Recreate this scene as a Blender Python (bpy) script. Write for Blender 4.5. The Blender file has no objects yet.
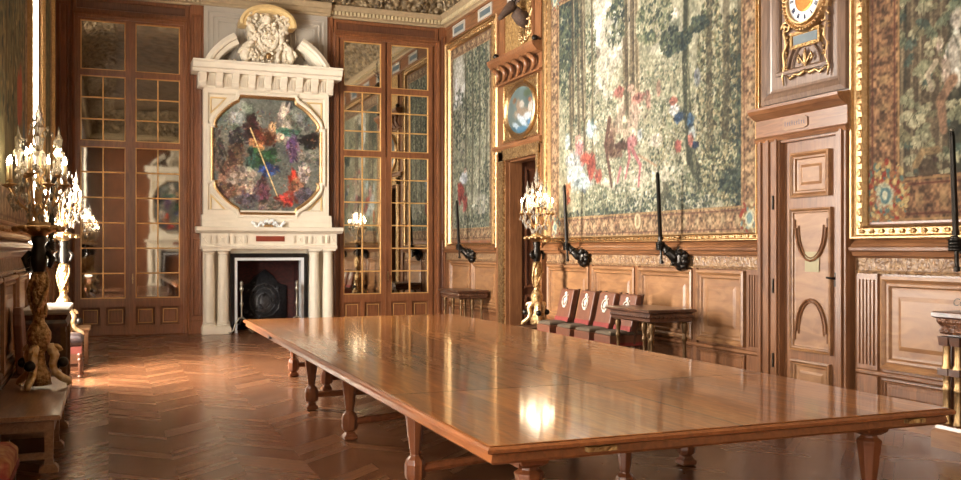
import bpy, bmesh, math, random
import numpy as np
from mathutils import Vector, Matrix
random.seed(7)
PI = math.pi
sc = bpy.context.scene
COL = sc.collection

# ------------------------------------------------------------------ camera, light, exposure
EYE = 1.75; FPX = 942.0; HORIZ = 249.0
YAW = math.atan(372 / 942)
cd = bpy.data.cameras.new('camera'); cam = bpy.data.objects.new('camera', cd); COL.objects.link(cam)
cam.location = (0, 0, EYE); cam.rotation_euler = (PI / 2, 0, -YAW)
cd.sensor_width = 36; cd.lens = 36 * FPX / 961; cd.shift_y = (HORIZ - 240) / 961; cd.clip_start = .05
sc.camera = cam
w = bpy.data.worlds.new('world'); sc.world = w; w.use_nodes = True
w.node_tree.nodes['Background'].inputs[0].default_value = (.9, .75, .6, 1)
w.node_tree.nodes['Background'].inputs[1].default_value = .3
sc.view_settings.view_transform = 'Standard'; sc.view_settings.look = 'None'
sc.view_settings.gamma = 1; sc.view_settings.exposure = -0.76
sc.view_settings.use_curve_mapping = False

def area(name, loc, rot, sx, sy, power, col):
    l = bpy.data.lights.new(name, 'AREA'); l.shape = 'RECTANGLE'; l.size = sx; l.size_y = sy
    l.energy = power; l.color = col
    o = bpy.data.objects.new(name, l); o.location = loc; o.rotation_euler = rot; COL.objects.link(o); return o
# daylight of the left-hand window in view and two unseen ones added for light, just inside their panes (facing +X)
WINS = [(13.1, 14.9, 4000), (3.0, 5.0, 1000), (-4.2, -2.2, 1300)]
for i, (a, b, p) in enumerate(WINS):
    area('window_light', (-1.5, (a + b) / 2, 3.3), (0, -PI / 2, 0), 5.6, b - a - .1, p, (1, .95, .875))

# ------------------------------------------------------------------ plain geometry of the place
XR, XL, YF, YB, ZC = 7.2, -0.96, 20.4, -6.0, 8.1     # right wall, left wall, far wall, back wall, ceiling
CY, SY = math.cos(YAW), math.sin(YAW)
def ray(u, v):
    a = (u - 480) / FPX
    return (a * CY + SY, CY - a * SY, -(v - HORIZ) / FPX)
def rw(u, v, wd=0):                # point of the right wall (Y, z)
    r = ray(u, v); t = (XR - wd) / r[0]; return r[1] * t, EYE + r[2] * t
def fw(u, v, y=YF):                # point of the far wall (X, z)
    r = ray(u, v); t = y / r[1]; return r[0] * t, EYE + r[2] * t
TR = lambda u, v, w: (XR - w, u, v)
TL = lambda u, v, w: (XL + w, u, v)
TF = lambda u, v, w: (u, YF - w, v)
TB = lambda u, v, w: (u, YB + w, v)
ID = lambda x, y, z: (x, y, z)

class MB:
    def __init__(s, T=ID): s.v = []; s.f = []; s.T = T
    def add(s, vs, fs):
        n = len(s.v); s.v += [s.T(*p) for p in vs]; s.f += [tuple(i + n for i in f) for f in fs]; return s
    def box(s, a0, a1, b0, b1, c0, c1):
        return s.loft([[(a0, b0, c0), (a1, b0, c0), (a1, b1, c0), (a0, b1, c0)], [(a0, b0, c1), (a1, b0, c1), (a1, b1, c1), (a0, b1, c1)]])
    def loft(s, rings, cap=True, closed=True):
        n = len(rings[0]); vs = [p for r in rings for p in r]; fs = []
        for k in range(len(rings) - 1):
            for i in range(n if closed else n - 1):
                j = (i + 1) % n
                fs.append((k * n + i, k * n + j, (k + 1) * n + j, (k + 1) * n + i))
        if cap: fs.append(tuple(range(n))[::-1]); fs.append(tuple((len(rings) - 1) * n + i for i in range(n)))
        return s.add(vs, fs)
    def slab(s, x0, x1, y0, y1, prof):     # stacked rectangles, prof = [(inset, z)]
        return s.loft([[(x0 + d, y0 + d, z), (x1 - d, y0 + d, z), (x1 - d, y1 - d, z), (x0 + d, y1 - d, z)] for d, z in prof])
    def sq(s, cx, cy, prof, n=4, rot=PI / 4):
        k = 1 / math.cos(PI / n)
        return s.loft([[(cx + r * k * math.cos(rot + 2 * PI * i / n), cy + r * k * math.sin(rot + 2 * PI * i / n), z) for i in range(n)] for r, z in prof])
    def lathe(s, cx, cy, prof, n=16): return s.sq(cx, cy, prof, n, 0)
    def ball(s, c, r, n=10, m=6, noise=0):
        rx, ry, rz = (r, r, r) if not isinstance(r, tuple) else r
        rings = []
        for k in range(m + 1):
            th = PI * k / m; q = []
            for i in range(n):
                f = 1 + (random.random() - .5) * noise
                ph = 2 * PI * i / n; e = max(math.sin(th), .02)
                q.append((c[0] + rx * e * math.cos(ph) * f, c[1] + ry * e * math.sin(ph) * f, c[2] - rz * math.cos(th) * f))
            rings.append(q)
        return s.loft(rings)
    def tube(s, pts, rad, n=8, flat=1):
        P = [Vector(p) for p in pts]; R = rad if isinstance(rad, (list, tuple)) else [rad] * len(P)
        rings = []; up = None
        for i, p in enumerate(P):
            t = (P[min(i + 1, len(P) - 1)] - P[max(i - 1, 0)]).normalized()
            if up is None: up = Vector((0, 0, 1)) if abs(t.z) < .9 else Vector((1, 0, 0))
            a = (up - t * up.dot(t)); a = a.normalized() if a.length > 1e-6 else t.orthogonal().normalized(); b = t.cross(a); up = a
            rings.append([tuple(p + (a * math.cos(2 * PI * k / n) + b * math.sin(2 * PI * k / n) * flat) * R[i]) for k in range(n)])
        return s.loft(rings)
    def frame(s, u0, u1, v0, v1, prof, fill=False):     # mitred rectangular moulding, prof = [(inset, height)]
        L = [[(u0 + d, v0 + d, h), (u1 - d, v0 + d, h), (u1 - d, v1 - d, h), (u0 + d, v1 - d, h)] for d, h in prof]
        s.loft(L, cap=False)
        if fill: s.add(L[-1], [(0, 1, 2, 3)])
        return s
    def strip(s, u0, u1, prof):                         # moulding run along u, prof = [(v, height)]
        n = len(prof)
        return s.loft([[(u0, v, h) for v, h in prof], [(u1, v, h) for v, h in prof]])
    def poly(s, out, h0, h1):
        n = len(out)
        return s.loft([[(a, b, h0) for a, b in out], [(a, b, h1) for a, b in out]])
    def sweep(s, out, prof):                            # closed outline moulding, prof = [(inward, height)]
        n = len(out); rings = []
        A = sum(out[i][0] * out[(i + 1) % n][1] - out[(i + 1) % n][0] * out[i][1] for i in range(n)); sg = 1 if A > 0 else -1
        for d, h in prof:
            q = []
            for i in range(n):
                p0, p1, p2 = Vector(out[i - 1]), Vector(out[i]), Vector(out[(i + 1) % n])
                e1 = (p1 - p0).normalized(); e2 = (p2 - p1).normalized()
                n1 = Vector((-e1.y, e1.x)) * sg; n2 = Vector((-e2.y, e2.x)) * sg
                m = n1 + n2; m = m / max(m.length_squared, .3) * 2 if m.length > 1e-5 else n1
                q.append((p1.x + m.x * d, p1.y + m.y * d, h))
            rings.append(q)
        return s.loft(rings, cap=False)

ORG = {}
def tag(o, label=None, cat=None, group=None, kind=None):
    if label: o['label'] = label
    if cat: o['category'] = cat
    if group: o['group'] = group
    if kind: o['kind'] = kind
    return o
def thing(name, label, cat, loc=(0, 0, 0), group=None, kind=None):
    o = bpy.data.objects.new(name, None); COL.objects.link(o); o.location = loc; o.empty_display_size = .1
    ORG[o.name] = Vector(loc); return tag(o, label, cat, group, kind)
def build(mb, name, m, parent=None, smooth=False, bevel=0, label=None, kind=None, org=None, off=0, sub=0):
    if parent is not None: O = ORG[parent.name]
    else: O = Vector(org if org is not None else (0, 0, 0))
    me = bpy.data.meshes.new(name)
    me.from_pydata([tuple(Vector(p) - O) for p in mb.v], [], mb.f)
    bm = bmesh.new(); bm.from_mesh(me); bmesh.ops.recalc_face_normals(bm, faces=bm.faces); bm.to_mesh(me); bm.free()
    if smooth: me.shade_smooth() if hasattr(me, 'shade_smooth') else None
    me.materials.append(m)
    o = bpy.data.objects.new(name, me); COL.objects.link(o)
    if parent is not None: o.parent = parent
    else: o.location = O
    ORG[o.name] = O
    if bevel:
        b = o.modifiers.new('bevel', 'BEVEL'); b.width = bevel; b.segments = 2; b.limit_method = 'ANGLE'; b.angle_limit = math.radians(40)
    if sub:
        b = o.modifiers.new('subdivision', 'SUBSURF'); b.levels = b.render_levels = sub
    if label: o['label'] = label
    if kind: o['kind'] = kind
    return o
def struct(mb, name, m, **k):
    return build(mb, name, m, kind='structure', **k)
def kids(o): return [c for c in bpy.data.objects if c.parent == o]
def copy_tree(o, parent=None, loc=None, rz=None, label=None):
    c = o.copy(); COL.objects.link(c); c.parent = parent
    if loc is not None: c.location = loc
    if rz is not None: c.rotation_euler.z = rz
    if label: c['label'] = label
    for ch in kids(o): copy_tree(ch, c)
    return c

# ------------------------------------------------------------------ materials
def newmat(name):
    m = bpy.data.materials.new(name); m.use_nodes = True; nt = m.node_tree
    return m, nt, nt.nodes['Principled BSDF']
def nd(nt, t, **k):
    n = nt.nodes.new(t)
    for a, b in k.items():
        if a.startswith('i_'):
            key = a[2:]; n.inputs[int(key) if key.isdigit() else key].default_value = b
        else: setattr(n, a, b)
    return n
def math_n(nt, op, a, b=0.0, c=None):
    n = nt.nodes.new('ShaderNodeMath'); n.operation = op
    for i, x in enumerate((a, b) if c is None else (a, b, c)):
        if isinstance(x, (int, float)): n.inputs[i].default_value = x
        else: nt.links.new(x, n.inputs[i])
    return n.outputs[0]
def ramp(nt, fac, stops):
    r = nt.nodes.new('ShaderNodeValToRGB'); e = r.color_ramp.elements
    while len(e) < len(stops): e.new(.5)
    for q, (p, c) in zip(e, stops): q.position = p; q.color = (*c, 1)
    nt.links.new(fac, r.inputs[0]); return r.outputs[0]
def lin(c): return tuple(((x / 255) / 12.92 if x / 255 < .04045 else ((x / 255 + .055) / 1.055) ** 2.4) for x in c)
def coords(nt, scale, world=True):
    if world: g = nd(nt, 'ShaderNodeNewGeometry').outputs['Position']
    else: g = nd(nt, 'ShaderNodeTexCoord').outputs['Object']
    mp = nd(nt, 'ShaderNodeMapping'); mp.inputs['Scale'].default_value = scale; nt.links.new(g, mp.inputs[0]); return mp.outputs[0]
def noise(nt, vec, scale=1, detail=4, dist=0):
    n = nd(nt, 'ShaderNodeTexNoise', i_Scale=scale, i_Detail=detail, i_Distortion=dist); nt.links.new(vec, n.inputs[0]); return n.outputs[0]
def bump(nt, b, h, strength=.3, dist=.01):
    n = nd(nt, 'ShaderNodeBump', i_Strength=strength, i_Distance=dist); nt.links.new(h, n.inputs['Height']); nt.links.new(n.outputs[0], b.inputs['Normal'])
def wood(name, c1, c2, rough=.4, scale=(14, 14, 1.2), coat=0.2, bs=.15):
    m, nt, b = newmat(name)
    f = noise(nt, coords(nt, scale, False), 1.6, 6, 1.2)
    g = noise(nt, coords(nt, (1.1, 1.1, 1.1), False), 1.3, 3)
    mix = math_n(nt, 'ADD', math_n(nt, 'MULTIPLY', f, .65), math_n(nt, 'MULTIPLY', g, .35))
    nt.links.new(ramp(nt, mix, [(.36, lin(c1)), (.64, lin(c2))]), b.inputs['Base Color'])
    b.inputs['Roughness'].default_value = rough; b.inputs['Coat Weight'].default_value = coat; b.inputs['Coat Roughness'].default_value = .25
    bump(nt, b, f, bs, .004); return m
def plain(name, c, rough=.5, metal=0, var=.12, sc_=6, bs=0, bscale=40, coat=0):
    m, nt, b = newmat(name)
    f = noise(nt, coords(nt, (1, 1, 1), False), sc_, 5)
    L = lin(c); nt.links.new(ramp(nt, f, [(.3, tuple(x * (1 - var) for x in L)), (.7, tuple(min(1, x * (1 + var)) for x in L))]), b.inputs['Base Color'])
    b.inputs['Roughness'].default_value = rough; b.inputs['Metallic'].default_value = metal; b.inputs['Coat Weight'].default_value = coat
    if bs: bump(nt, b, noise(nt, coords(nt, (1, 1, 1), False), bscale, 3), bs, .01)
    return m
def emis(name, c, s):
    m, nt, b = newmat(name); b.inputs['Base Color'].default_value = (*lin(c), 1)
    b.inputs['Emission Color'].default_value = (*lin(c), 1); b.inputs['Emission Strength'].default_value = s; return m
def carved(name, c1, c2, metal, rough, scale, bs, dist=.02):      # carved foliage relief: voronoi + noise bump
    m, nt, b = newmat(name)
    co = coords(nt, (1, 1, 1), False)
    v = nd(nt, 'ShaderNodeTexVoronoi', i_Scale=scale); v.feature = 'SMOOTH_F1'; v.inputs['Smoothness'].default_value = .4
    n0 = nd(nt, 'ShaderNodeTexNoise', i_Scale=scale * .35, i_Detail=3.0)
    nt.links.new(co, n0.inputs[0])
    mx = nd(nt, 'ShaderNodeMix', data_type='RGBA'); mx.inputs[0].default_value = .12
    nt.links.new(co, mx.inputs[6]); nt.links.new(n0.outputs[1], mx.inputs[7]); nt.links.new(mx.outputs[2], v.inputs[0])
    h = math_n(nt, 'SUBTRACT', 1.0, v.outputs['Distance'])
    nt.links.new(ramp(nt, noise(nt, co, scale * .8, 4), [(.35, lin(c1)), (.65, lin(c2))]), b.inputs['Base Color'])
    b.inputs['Metallic'].default_value = metal; b.inputs['Roughness'].default_value = rough
    bump(nt, b, h, bs, dist); return m
def vcol(name, rough=.9, scale=260, bs=.25):
    m, nt, b = newmat(name)
    a = nd(nt, 'ShaderNodeVertexColor', layer_name='Col')
    nt.links.new(a.outputs[0], b.inputs['Base Color']); b.inputs['Roughness'].default_value = rough
    bump(nt, b, noise(nt, coords(nt, (1, 1, 1), False), scale, 2), bs, .003); return m

M = {}
M['oak'] = wood('oak_panel', (98, 62, 38), (132, 88, 56), .34)
M['oakh'] = wood('oak_horizontal', (98, 62, 38), (140, 95, 61), .34, (14, 1.2, 14))
M['oakpale'] = wood('pale_oak_panel', (118, 80, 50), (152, 110, 72), .42, (9, 1.5, 5), .08)
M['oakdark'] = wood('dark_oak', (92, 54, 32), (128, 78, 46), .4)
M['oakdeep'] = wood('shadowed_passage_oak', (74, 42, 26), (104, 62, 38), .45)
M['door'] = wood('mirror_door_oak', (98, 58, 35), (132, 82, 50), .36)
M['walnut'] = wood('walnut_furniture', (56, 34, 24), (96, 60, 40), .3, (10, 2, 10), .4)
M['bench'] = wood('bench_oak', (124, 86, 58), (164, 120, 84), .32, (16, 1.5, 16), .4)
M['table'] = wood('table_edge_oak', (112, 64, 34), (142, 86, 48), .28, (14, 1.5, 14), .4, .02)
M['leg'] = wood('table_leg_oak', (92, 50, 28), (124, 72, 42), .28, (10, 10, 2), .4)
M['gold'] = plain('gilt', (182, 150, 108), .36, 1, .2, 30, .4, 90)
M['goldc'] = carved('carved_gilt', (136, 102, 64), (204, 172, 124), .9, .34, 34, .7, .02)
M['goldd'] = carved('dull_carved_gilt', (140, 106, 64), (196, 160, 104), .6, .5, 26, .7, .03)
M['bronze'] = plain('dark_bronze', (46, 42, 38), .3, .8, .2, 20, .3, 50)
M['stone'] = plain('cream_stone', (224, 214, 195), .45, 0, .06, 3, .15, 30)
M['stonec'] = carved('carved_cream_stone', (208, 195, 170), (230, 219, 198), 0, .5, 16, .6, .03)
M['stoneg'] = plain('gold_tinted_stone', (218, 190, 136), .4, .1, .1, 8)
M['grey'] = plain('grey_painted_wood', (168, 160, 148), .5, 0, .05, 3)
M['cream'] = plain('cream_window_reveal', (232, 222, 204), .6, 0, .03)
M['blackm'] = plain('black_marble', (20, 22, 24), .2, 0, .6, 14, coat=.5)
M['whitem'] = plain('white_marble', (222, 224, 226), .3, 0, .06, 5)
M['iron'] = plain('cast_iron', (74, 74, 78), .4, .6, .3, 20, .4, 40)
M['steel'] = plain('worn_steel', (150, 144, 132), .35, .9, .2, 20)
M['redp'] = plain('red_marble_plaque', (128, 56, 38), .35, 0, .1, 20)
M['leather'] = plain('brown_leather', (104, 62, 42), .5, 0, .15, 12, .2, 60)
M['redfab'] = plain('red_trim_fabric', (122, 44, 38), .8, 0, .12, 20)
M['olive'] = plain('dark_olive_velvet', (84, 70, 54), .85, 0, .2, 20, .2, 90)
M['emb'] = plain('silver_embroidery', (206, 196, 180), .6, 0, .2, 60)
M['candle'] = plain('candle_wax', (240, 220, 180), .5)
M['flame'] = emis('candle_bulb', (255, 232, 190), 140)
M['pane'] = emis('daylight_pane', (255, 240, 214), 5)
M['slate'] = plain('grey_blue_slate', (84, 98, 104), .4)
M['dial'] = plain('enamel_dial', (236, 238, 236), .3, 0, .02)
M['ink'] = plain('blue_black_numerals', (40, 48, 84), .5)
M['soot'] = plain('dark_sooty_brick', (40, 28, 26), .8, 0, .4, 9)
M['fur'] = plain('brown_stag_hide', (66, 48, 36), .8, 0, .3, 30, .4, 80)
M['cove'] = carved('gilded_cove_relief', (84, 68, 48), (160, 138, 104), .2, .5, 9, 1, .14)
M['ceil'] = carved('ceiling_coffer_relief', (74, 58, 42), (120, 98, 72), .2, .5, 4, .9, .08)
M['cornl'] = plain('pale_egg_moulding', (206, 188, 150), .5, .1, .12, 12)
M['corn'] = plain('stone_gilt_cornice', (158, 138, 108), .5, .1, .12, 12)
M['jewel'] = plain('porcelain_white', (236, 240, 240), .3, 0, .15, 30)
def glassy():
    m, nt, b = newmat('crystal'); b.inputs['Base Color'].default_value = (.5, .45, .38, 1); b.inputs['Roughness'].default_value = .06
    b.inputs['Transmission Weight'].default_value = .55; b.inputs['IOR'].default_value = 1.5; b.inputs['Coat Weight'].default_value = 1; return m
M['crystal'] = glassy()
def mirror():
    m, nt, b = newmat('old_mirror_glass'); b.inputs['Base Color'].default_value = (.42, .40, .36, 1); b.inputs['Metallic'].default_value = 1
    b.inputs['Roughness'].default_value = .03
    bump(nt, b, noise(nt, coords(nt, (1, 1, 1.6)), 1.6, 1), .05, .01); return m
M['mirror'] = mirror()

M['goldw'] = carved('pale_worn_gilt', (190, 150, 92), (232, 214, 176), .7, .35, 20, .4, .02)
M['giltleg'] = plain('worn_gilt_wood', (96, 70, 40), .4, .5, .3, 20)
M['copper'] = plain('copper_gilt_centre', (160, 104, 50), .35, .8, .2, 30, .3, 60)
M['oakgrey'] = wood('greyed_oak', (96, 74, 60), (130, 104, 86), .36)

def floor_mat():
    m, nt, b = newmat('chevron_oak_parquet')
    s = nd(nt, 'ShaderNodeSeparateXYZ'); nt.links.new(nd(nt, 'ShaderNodeNewGeometry').outputs['Position'], s.inputs[0])
    X, Y = s.outputs[0], s.outputs[1]
    W = .5
    tri = math_n(nt, 'PINGPONG', X, W)
    q = math_n(nt, 'DIVIDE', math_n(nt, 'ADD', Y, math_n(nt, 'MULTIPLY', tri, .95)), .11)
    pid = math_n(nt, 'FLOOR', q); fr = math_n(nt, 'FRACT', q)
    col = math_n(nt, 'FLOOR', math_n(nt, 'DIVIDE', X, W))
    cx = nd(nt, 'ShaderNodeCombineXYZ'); nt.links.new(pid, cx.inputs[0]); nt.links.new(col, cx.inputs[1])
    wn = nd(nt, 'ShaderNodeTexWhiteNoise', noise_dimensions='3D'); nt.links.new(cx.outputs[0], wn.inputs[0])
    gap = math_n(nt, 'LESS_THAN', math_n(nt, 'ABSOLUTE', math_n(nt, 'SUBTRACT', fr, .5)), .46)
    gr = noise(nt, coords(nt, (6, 6, 6)), 2.2, 6, 1)
    v = math_n(nt, 'ADD', math_n(nt, 'MULTIPLY', wn.outputs[0], .28), math_n(nt, 'MULTIPLY', gr, .72))
    c = ramp(nt, v, [(.2, lin((88, 54, 34))), (.5, lin((112, 72, 46))), (.8, lin((140, 94, 61)))])
    # straight border boards beside the left wall
    brd = math_n(nt, 'LESS_THAN', X, -.16); line = math_n(nt, 'LESS_THAN', math_n(nt, 'ABSOLUTE', math_n(nt, 'ADD', X, .23)), .06)
    c2 = ramp(nt, math_n(nt, 'ADD', math_n(nt, 'MULTIPLY', gr, .7), math_n(nt, 'MULTIPLY', line, .35)), [(.2, lin((78, 48, 30))), (.9, lin((150, 100, 66)))])
    mx = nd(nt, 'ShaderNodeMix', data_type='RGBA'); nt.links.new(brd, mx.inputs[0]); nt.links.new(c, mx.inputs[6]); nt.links.new(c2, mx.inputs[7])
    g2 = math_n(nt, 'MAXIMUM', gap, brd)
    mx2 = nd(nt, 'ShaderNodeMix', data_type='RGBA'); nt.links.new(g2, mx2.inputs[0]); mx2.inputs[6].default_value = (*lin((54, 32, 20)), 1); nt.links.new(mx.outputs[2], mx2.inputs[7])
    nt.links.new(mx2.outputs[2], b.inputs['Base Color'])
    r = math_n(nt, 'MULTIPLY_ADD', wn.outputs[0], .07, .22); nt.links.new(r, b.inputs['Roughness'])
    hh = noise(nt, coords(nt, (1, 1, 1)), 2.0, 1)
    bump(nt, b, hh, .12, .006)
    b.inputs['Coat Weight'].default_value = .06; b.inputs['Coat Roughness'].default_value = .15
    return m
M['floor'] = floor_mat()
def top_mat():
    m, nt, b = newmat('polished_table_oak')
    s = nd(nt, 'ShaderNodeSeparateXYZ'); nt.links.new(nd(nt, 'ShaderNodeNewGeometry').outputs['Position'], s.inputs[0])
    X, Y = s.outputs[0], s.outputs[1]
    bx = math_n(nt, 'FLOOR', math_n(nt, 'DIVIDE', math_n(nt, 'ADD', X, .26), .5))
    by = math_n(nt, 'FLOOR', math_n(nt, 'DIVIDE', Y, 3.02))
    cx = nd(nt, 'ShaderNodeCombineXYZ'); nt.links.new(bx, cx.inputs[0]); nt.links.new(by, cx.inputs[1])
    wn = nd(nt, 'ShaderNodeTexWhiteNoise'); nt.links.new(cx.outputs[0], wn.inputs[0])
    gr = noise(nt, coords(nt, (16, 1.3, 16)), 1.5, 6, .8)
    v = math_n(nt, 'ADD', math_n(nt, 'MULTIPLY', wn.outputs[0], .22), math_n(nt, 'MULTIPLY', gr, .78))
    c = ramp(nt, v, [(.25, lin((90, 50, 18))), (.5, lin((136, 80, 32))), (.75, lin((172, 112, 54)))])
    s1 = math_n(nt, 'LESS_THAN', math_n(nt, 'ABSOLUTE', math_n(nt, 'SUBTRACT', X, 3.24)), .013)
    s2 = math_n(nt, 'LESS_THAN', math_n(nt, 'ABSOLUTE', math_n(nt, 'SUBTRACT', Y, 6.05)), .012)
    s3 = math_n(nt, 'LESS_THAN', math_n(nt, 'ABSOLUTE', math_n(nt, 'SUBTRACT', Y, 9.5)), .006)
    sm = math_n(nt, 'MAXIMUM', math_n(nt, 'MULTIPLY', s1, .8), math_n(nt, 'MAXIMUM', s2, s3))
    mx = nd(nt, 'ShaderNodeMix', data_type='RGBA'); nt.links.new(sm, mx.inputs[0]); nt.links.new(c, mx.inputs[6]); mx.inputs[7].default_value = (*lin((60, 34, 20)), 1)
    nt.links.new(mx.outputs[2], b.inputs['Base Color'])
    b.inputs['Roughness'].default_value = .4; b.inputs['Specular IOR Level'].default_value = .2; b.inputs['Coat Weight'].default_value = .85; b.inputs['Coat Roughness'].default_value = .09; b.inputs['Coat IOR'].default_value = 1.5
    bump(nt, b, math_n(nt, 'ADD', noise(nt, coords(nt, (2.2, 1.1, 1)), 2.2, 2), math_n(nt, 'MULTIPLY', noise(nt, coords(nt, (3, 14, 1)), 2.5, 2), .35)), .25, .02)
    return m
M['top'] = top_mat()
M['tap'] = vcol('woven_tapestry')
M['paint'] = vcol('oil_paint', .45, 60, .1)

# ------------------------------------------------------------------ painting of textiles and pictures (plane coordinates a, b in metres)
class Canvas:
    def __init__(s, a0, a1, b0, b1, ra, rb, seed=1):
        s.rng = np.random.default_rng(seed); s.na = int((a1 - a0) / ra); s.nb = int((b1 - b0) / rb)
        s.a = np.linspace(a0, a1, s.na); s.b = np.linspace(b0, b1, s.nb); s.A, s.B = np.meshgrid(s.a, s.b)
        s.C = np.zeros((s.nb, s.na, 3)); s.ra = s.a[1] - s.a[0]; s.rb = s.b[1] - s.b[0]
        s.n1 = s.noise(.05); s.n2 = s.noise(.02)
    def noise(s, size, octv=3, sa=1, sb=1):
        out = 0; amp = 1; tot = 0
        for o in range(octv):
            z = size / 2 ** o
            x = (s.A - s.a[0]) / (z * sa); y = (s.B - s.b[0]) / (z * sb)
            g = s.rng.random((int(y.max()) + 3, int(x.max()) + 3))
            xi = x.astype(int); yi = y.astype(int); fx = x - xi; fy = y - yi; fx = fx * fx * (3 - 2 * fx); fy = fy * fy * (3 - 2 * fy)
            v = g[yi, xi] * (1 - fx) * (1 - fy) + g[yi, xi + 1] * fx * (1 - fy) + g[yi + 1, xi] * (1 - fx) * fy + g[yi + 1, xi + 1] * fx * fy
            out = out + v * amp; tot += amp; amp *= .55
        return out / tot
    def mix(s, mask, col):
        m = mask[..., None]; s.C = s.C * (1 - m) + np.array(col, float) * m
    def win(s, a0, a1, b0, b1):
        i0 = max(0, int((a0 - s.a[0]) / s.ra)); i1 = min(s.na, int((a1 - s.a[0]) / s.ra) + 2)
        j0 = max(0, int((b0 - s.b[0]) / s.rb)); j1 = min(s.nb, int((b1 - s.b[0]) / s.rb) + 2)
        return slice(j0, max(j1, j0)), slice(i0, max(i1, i0))
    def ell(s, a, b, ra, rb, col, al=1, rot=0, rough=.3, soft=.3):
        R = max(ra, rb) * 1.4; W = s.win(a - R, a + R, b - R, b + R)
        A = s.A[W] - a; B = s.B[W] - b
        if A.size == 0: return
        c, q = math.cos(rot), math.sin(rot); x = (A * c + B * q) / ra; y = (-A * q + B * c) / rb
        d = np.sqrt(x * x + y * y) + (s.n1[W] - .5) * rough * 2
        m = np.clip((1 - d) / soft, 0, 1) * al; m = m[..., None]
        sh = (.8 + .4 * s.n2[W])[..., None]
        s.C[W] = s.C[W] * (1 - m) + np.array(col, float) * sh * m
    def fig(s, a, b, ra, rb, col, al, rot, rough, soft, n=9):      # a figure patch broken up by folds of lighter and darker thread
        s.ell(a, b, ra, rb, col, al, rot, rough, soft); col = np.array(col, float)
        for _ in range(n):
            t = s.rng.random() * 2 * PI; r = math.sqrt(s.rng.random()) * .95; k = s.rng.uniform(.55, 1.35)
            s.ell(a + ra * r * math.cos(t), b + rb * r * math.sin(t), max(ra * s.rng.uniform(.12, .4), .01), max(rb * s.rng.uniform(.15, .5), .012), np.clip(col * k + s.rng.uniform(-7, 7, 3), 0, 235), .7, s.rng.uniform(-.7, .7), .3, .4)
    def line(s, pts, w0, w1, col, al=1, rough=.25):
        n = len(pts) - 1
        for i in range(n):
            (a0, b0), (a1, b1) = pts[i], pts[i + 1]; wa = w0 + (w1 - w0) * i / n; wb = w0 + (w1 - w0) * (i + 1) / n
            R = max(wa, wb) * 1.6; W = s.win(min(a0, a1) - R, max(a0, a1) + R, min(b0, b1) - R, max(b0, b1) + R)
            A = s.A[W]; B = s.B[W]
            if A.size == 0: continue
            dx, dy = a1 - a0, b1 - b0; t = np.clip(((A - a0) * dx + (B - b0) * dy) / max(dx * dx + dy * dy, 1e-9), 0, 1)
            d = np.hypot(A - a0 - t * dx, B - b0 - t * dy) / (wa + (wb - wa) * t) + (s.n1[W] - .5) * rough
            m = (np.clip((1 - d) / .35, 0, 1) * al)[..., None]; sh = (.78 + .44 * s.n2[W])[..., None]
            s.C[W] = s.C[W] * (1 - m) + np.array(col, float) * sh * m
    def dabs(s, a, b, ra, rb, n, size, cols, al=.9, gauss=False):
        for _ in range(n):
            if gauss:
                t = s.rng.random() * 2 * PI; r = math.sqrt(s.rng.random()); x = a + ra * r * math.cos(t); y = b + rb * r * math.sin(t)
            else: x = a + (s.rng.random() * 2 - 1) * ra; y = b + (s.rng.random() * 2 - 1) * rb
            z = size * (.5 + s.rng.random()); c = cols[s.rng.integers(len(cols))]
            s.ell(x, y, z, z * (.4 + .5 * s.rng.random()), c, al, s.rng.random() * PI, .3, .4)
    def border(s, a0, a1, b0, b1, cols, w):      # woven ornament border of width w inside a rectangle
        d = np.minimum(np.minimum(s.A - a0, a1 - s.A), np.minimum(s.B - b0, b1 - s.B))
        m = (d >= 0) & (d < w); k = d / w
        n = s.noise(.035, 2); n3 = s.noise(.10, 2)
        base = np.array(cols[0])[None, None] * (1 - n3[..., None]) + np.array(cols[1])[None, None] * n3[..., None]
        base = base * (.5 + 1.0 * n[..., None])
        for p, c in ((.04, cols[2]), (.16, cols[3]), (.84, cols[3]), (.96, cols[2])):
            q = np.clip(1 - np.abs(k - p) / .035, 0, 1)[..., None] * .85; base = base * (1 - q) + np.array(c) * q
        along = np.where(np.minimum(s.A - a0, a1 - s.A) < np.minimum(s.B - b0, b1 - s.B), s.B, s.A)
        sc_ = np.clip((np.sin(along * 2 * PI / .28) * np.cos((k - .5) * PI) - .25 + (n - .5)) * 2, 0, 1) * np.clip(1 - np.abs(k - .5) / .3, 0, 1)
        sc_ = sc_[..., None] * .6; base = base * (1 - sc_) + np.array(cols[4]) * sc_
        s.C[m] = base[m]
    def weave(s, k=.5, fig=.25):         # small-scale leaf and thread variation of the dyed wool
        for size, amp in ((.035, k), (.09, k * .6), (.3, k * .3)):
            n = s.noise(size, 2) - .5; s.C *= (1 + 2 * amp * n)[..., None]
        g = s.C.mean(-1, keepdims=True); s.C = s.C * (1 - fig) + g * fig * np.array((1.0, 1.0, .95)); s.C = s.C * (np.array((1.0, 1.0, 1.04)) if fig > .1 else 1)
    def obj(s, name, mt, T, w, parent, gain=1.0, inside=None, contrast=0):
        na, nb = s.na, s.nb; O = ORG[parent.name]
        P0 = np.array(T(0, 0, w)); Pa = np.array(T(1, 0, w)) - P0; Pb = np.array(T(0, 1, w)) - P0
        V = P0 + s.A[..., None] * Pa + s.B[..., None] * Pb - np.array(O)
        idx = np.arange(na * nb).reshape(nb, na)
        F = np.stack([idx[:-1, :-1], idx[:-1, 1:], idx[1:, 1:], idx[1:, :-1]], -1)
        if inside is not None:
            ok = inside(s.A, s.B); F = F[ok[:-1, :-1] & ok[1:, 1:] & ok[:-1, 1:] & ok[1:, :-1]]
        F = F.reshape(-1, 4)
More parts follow.
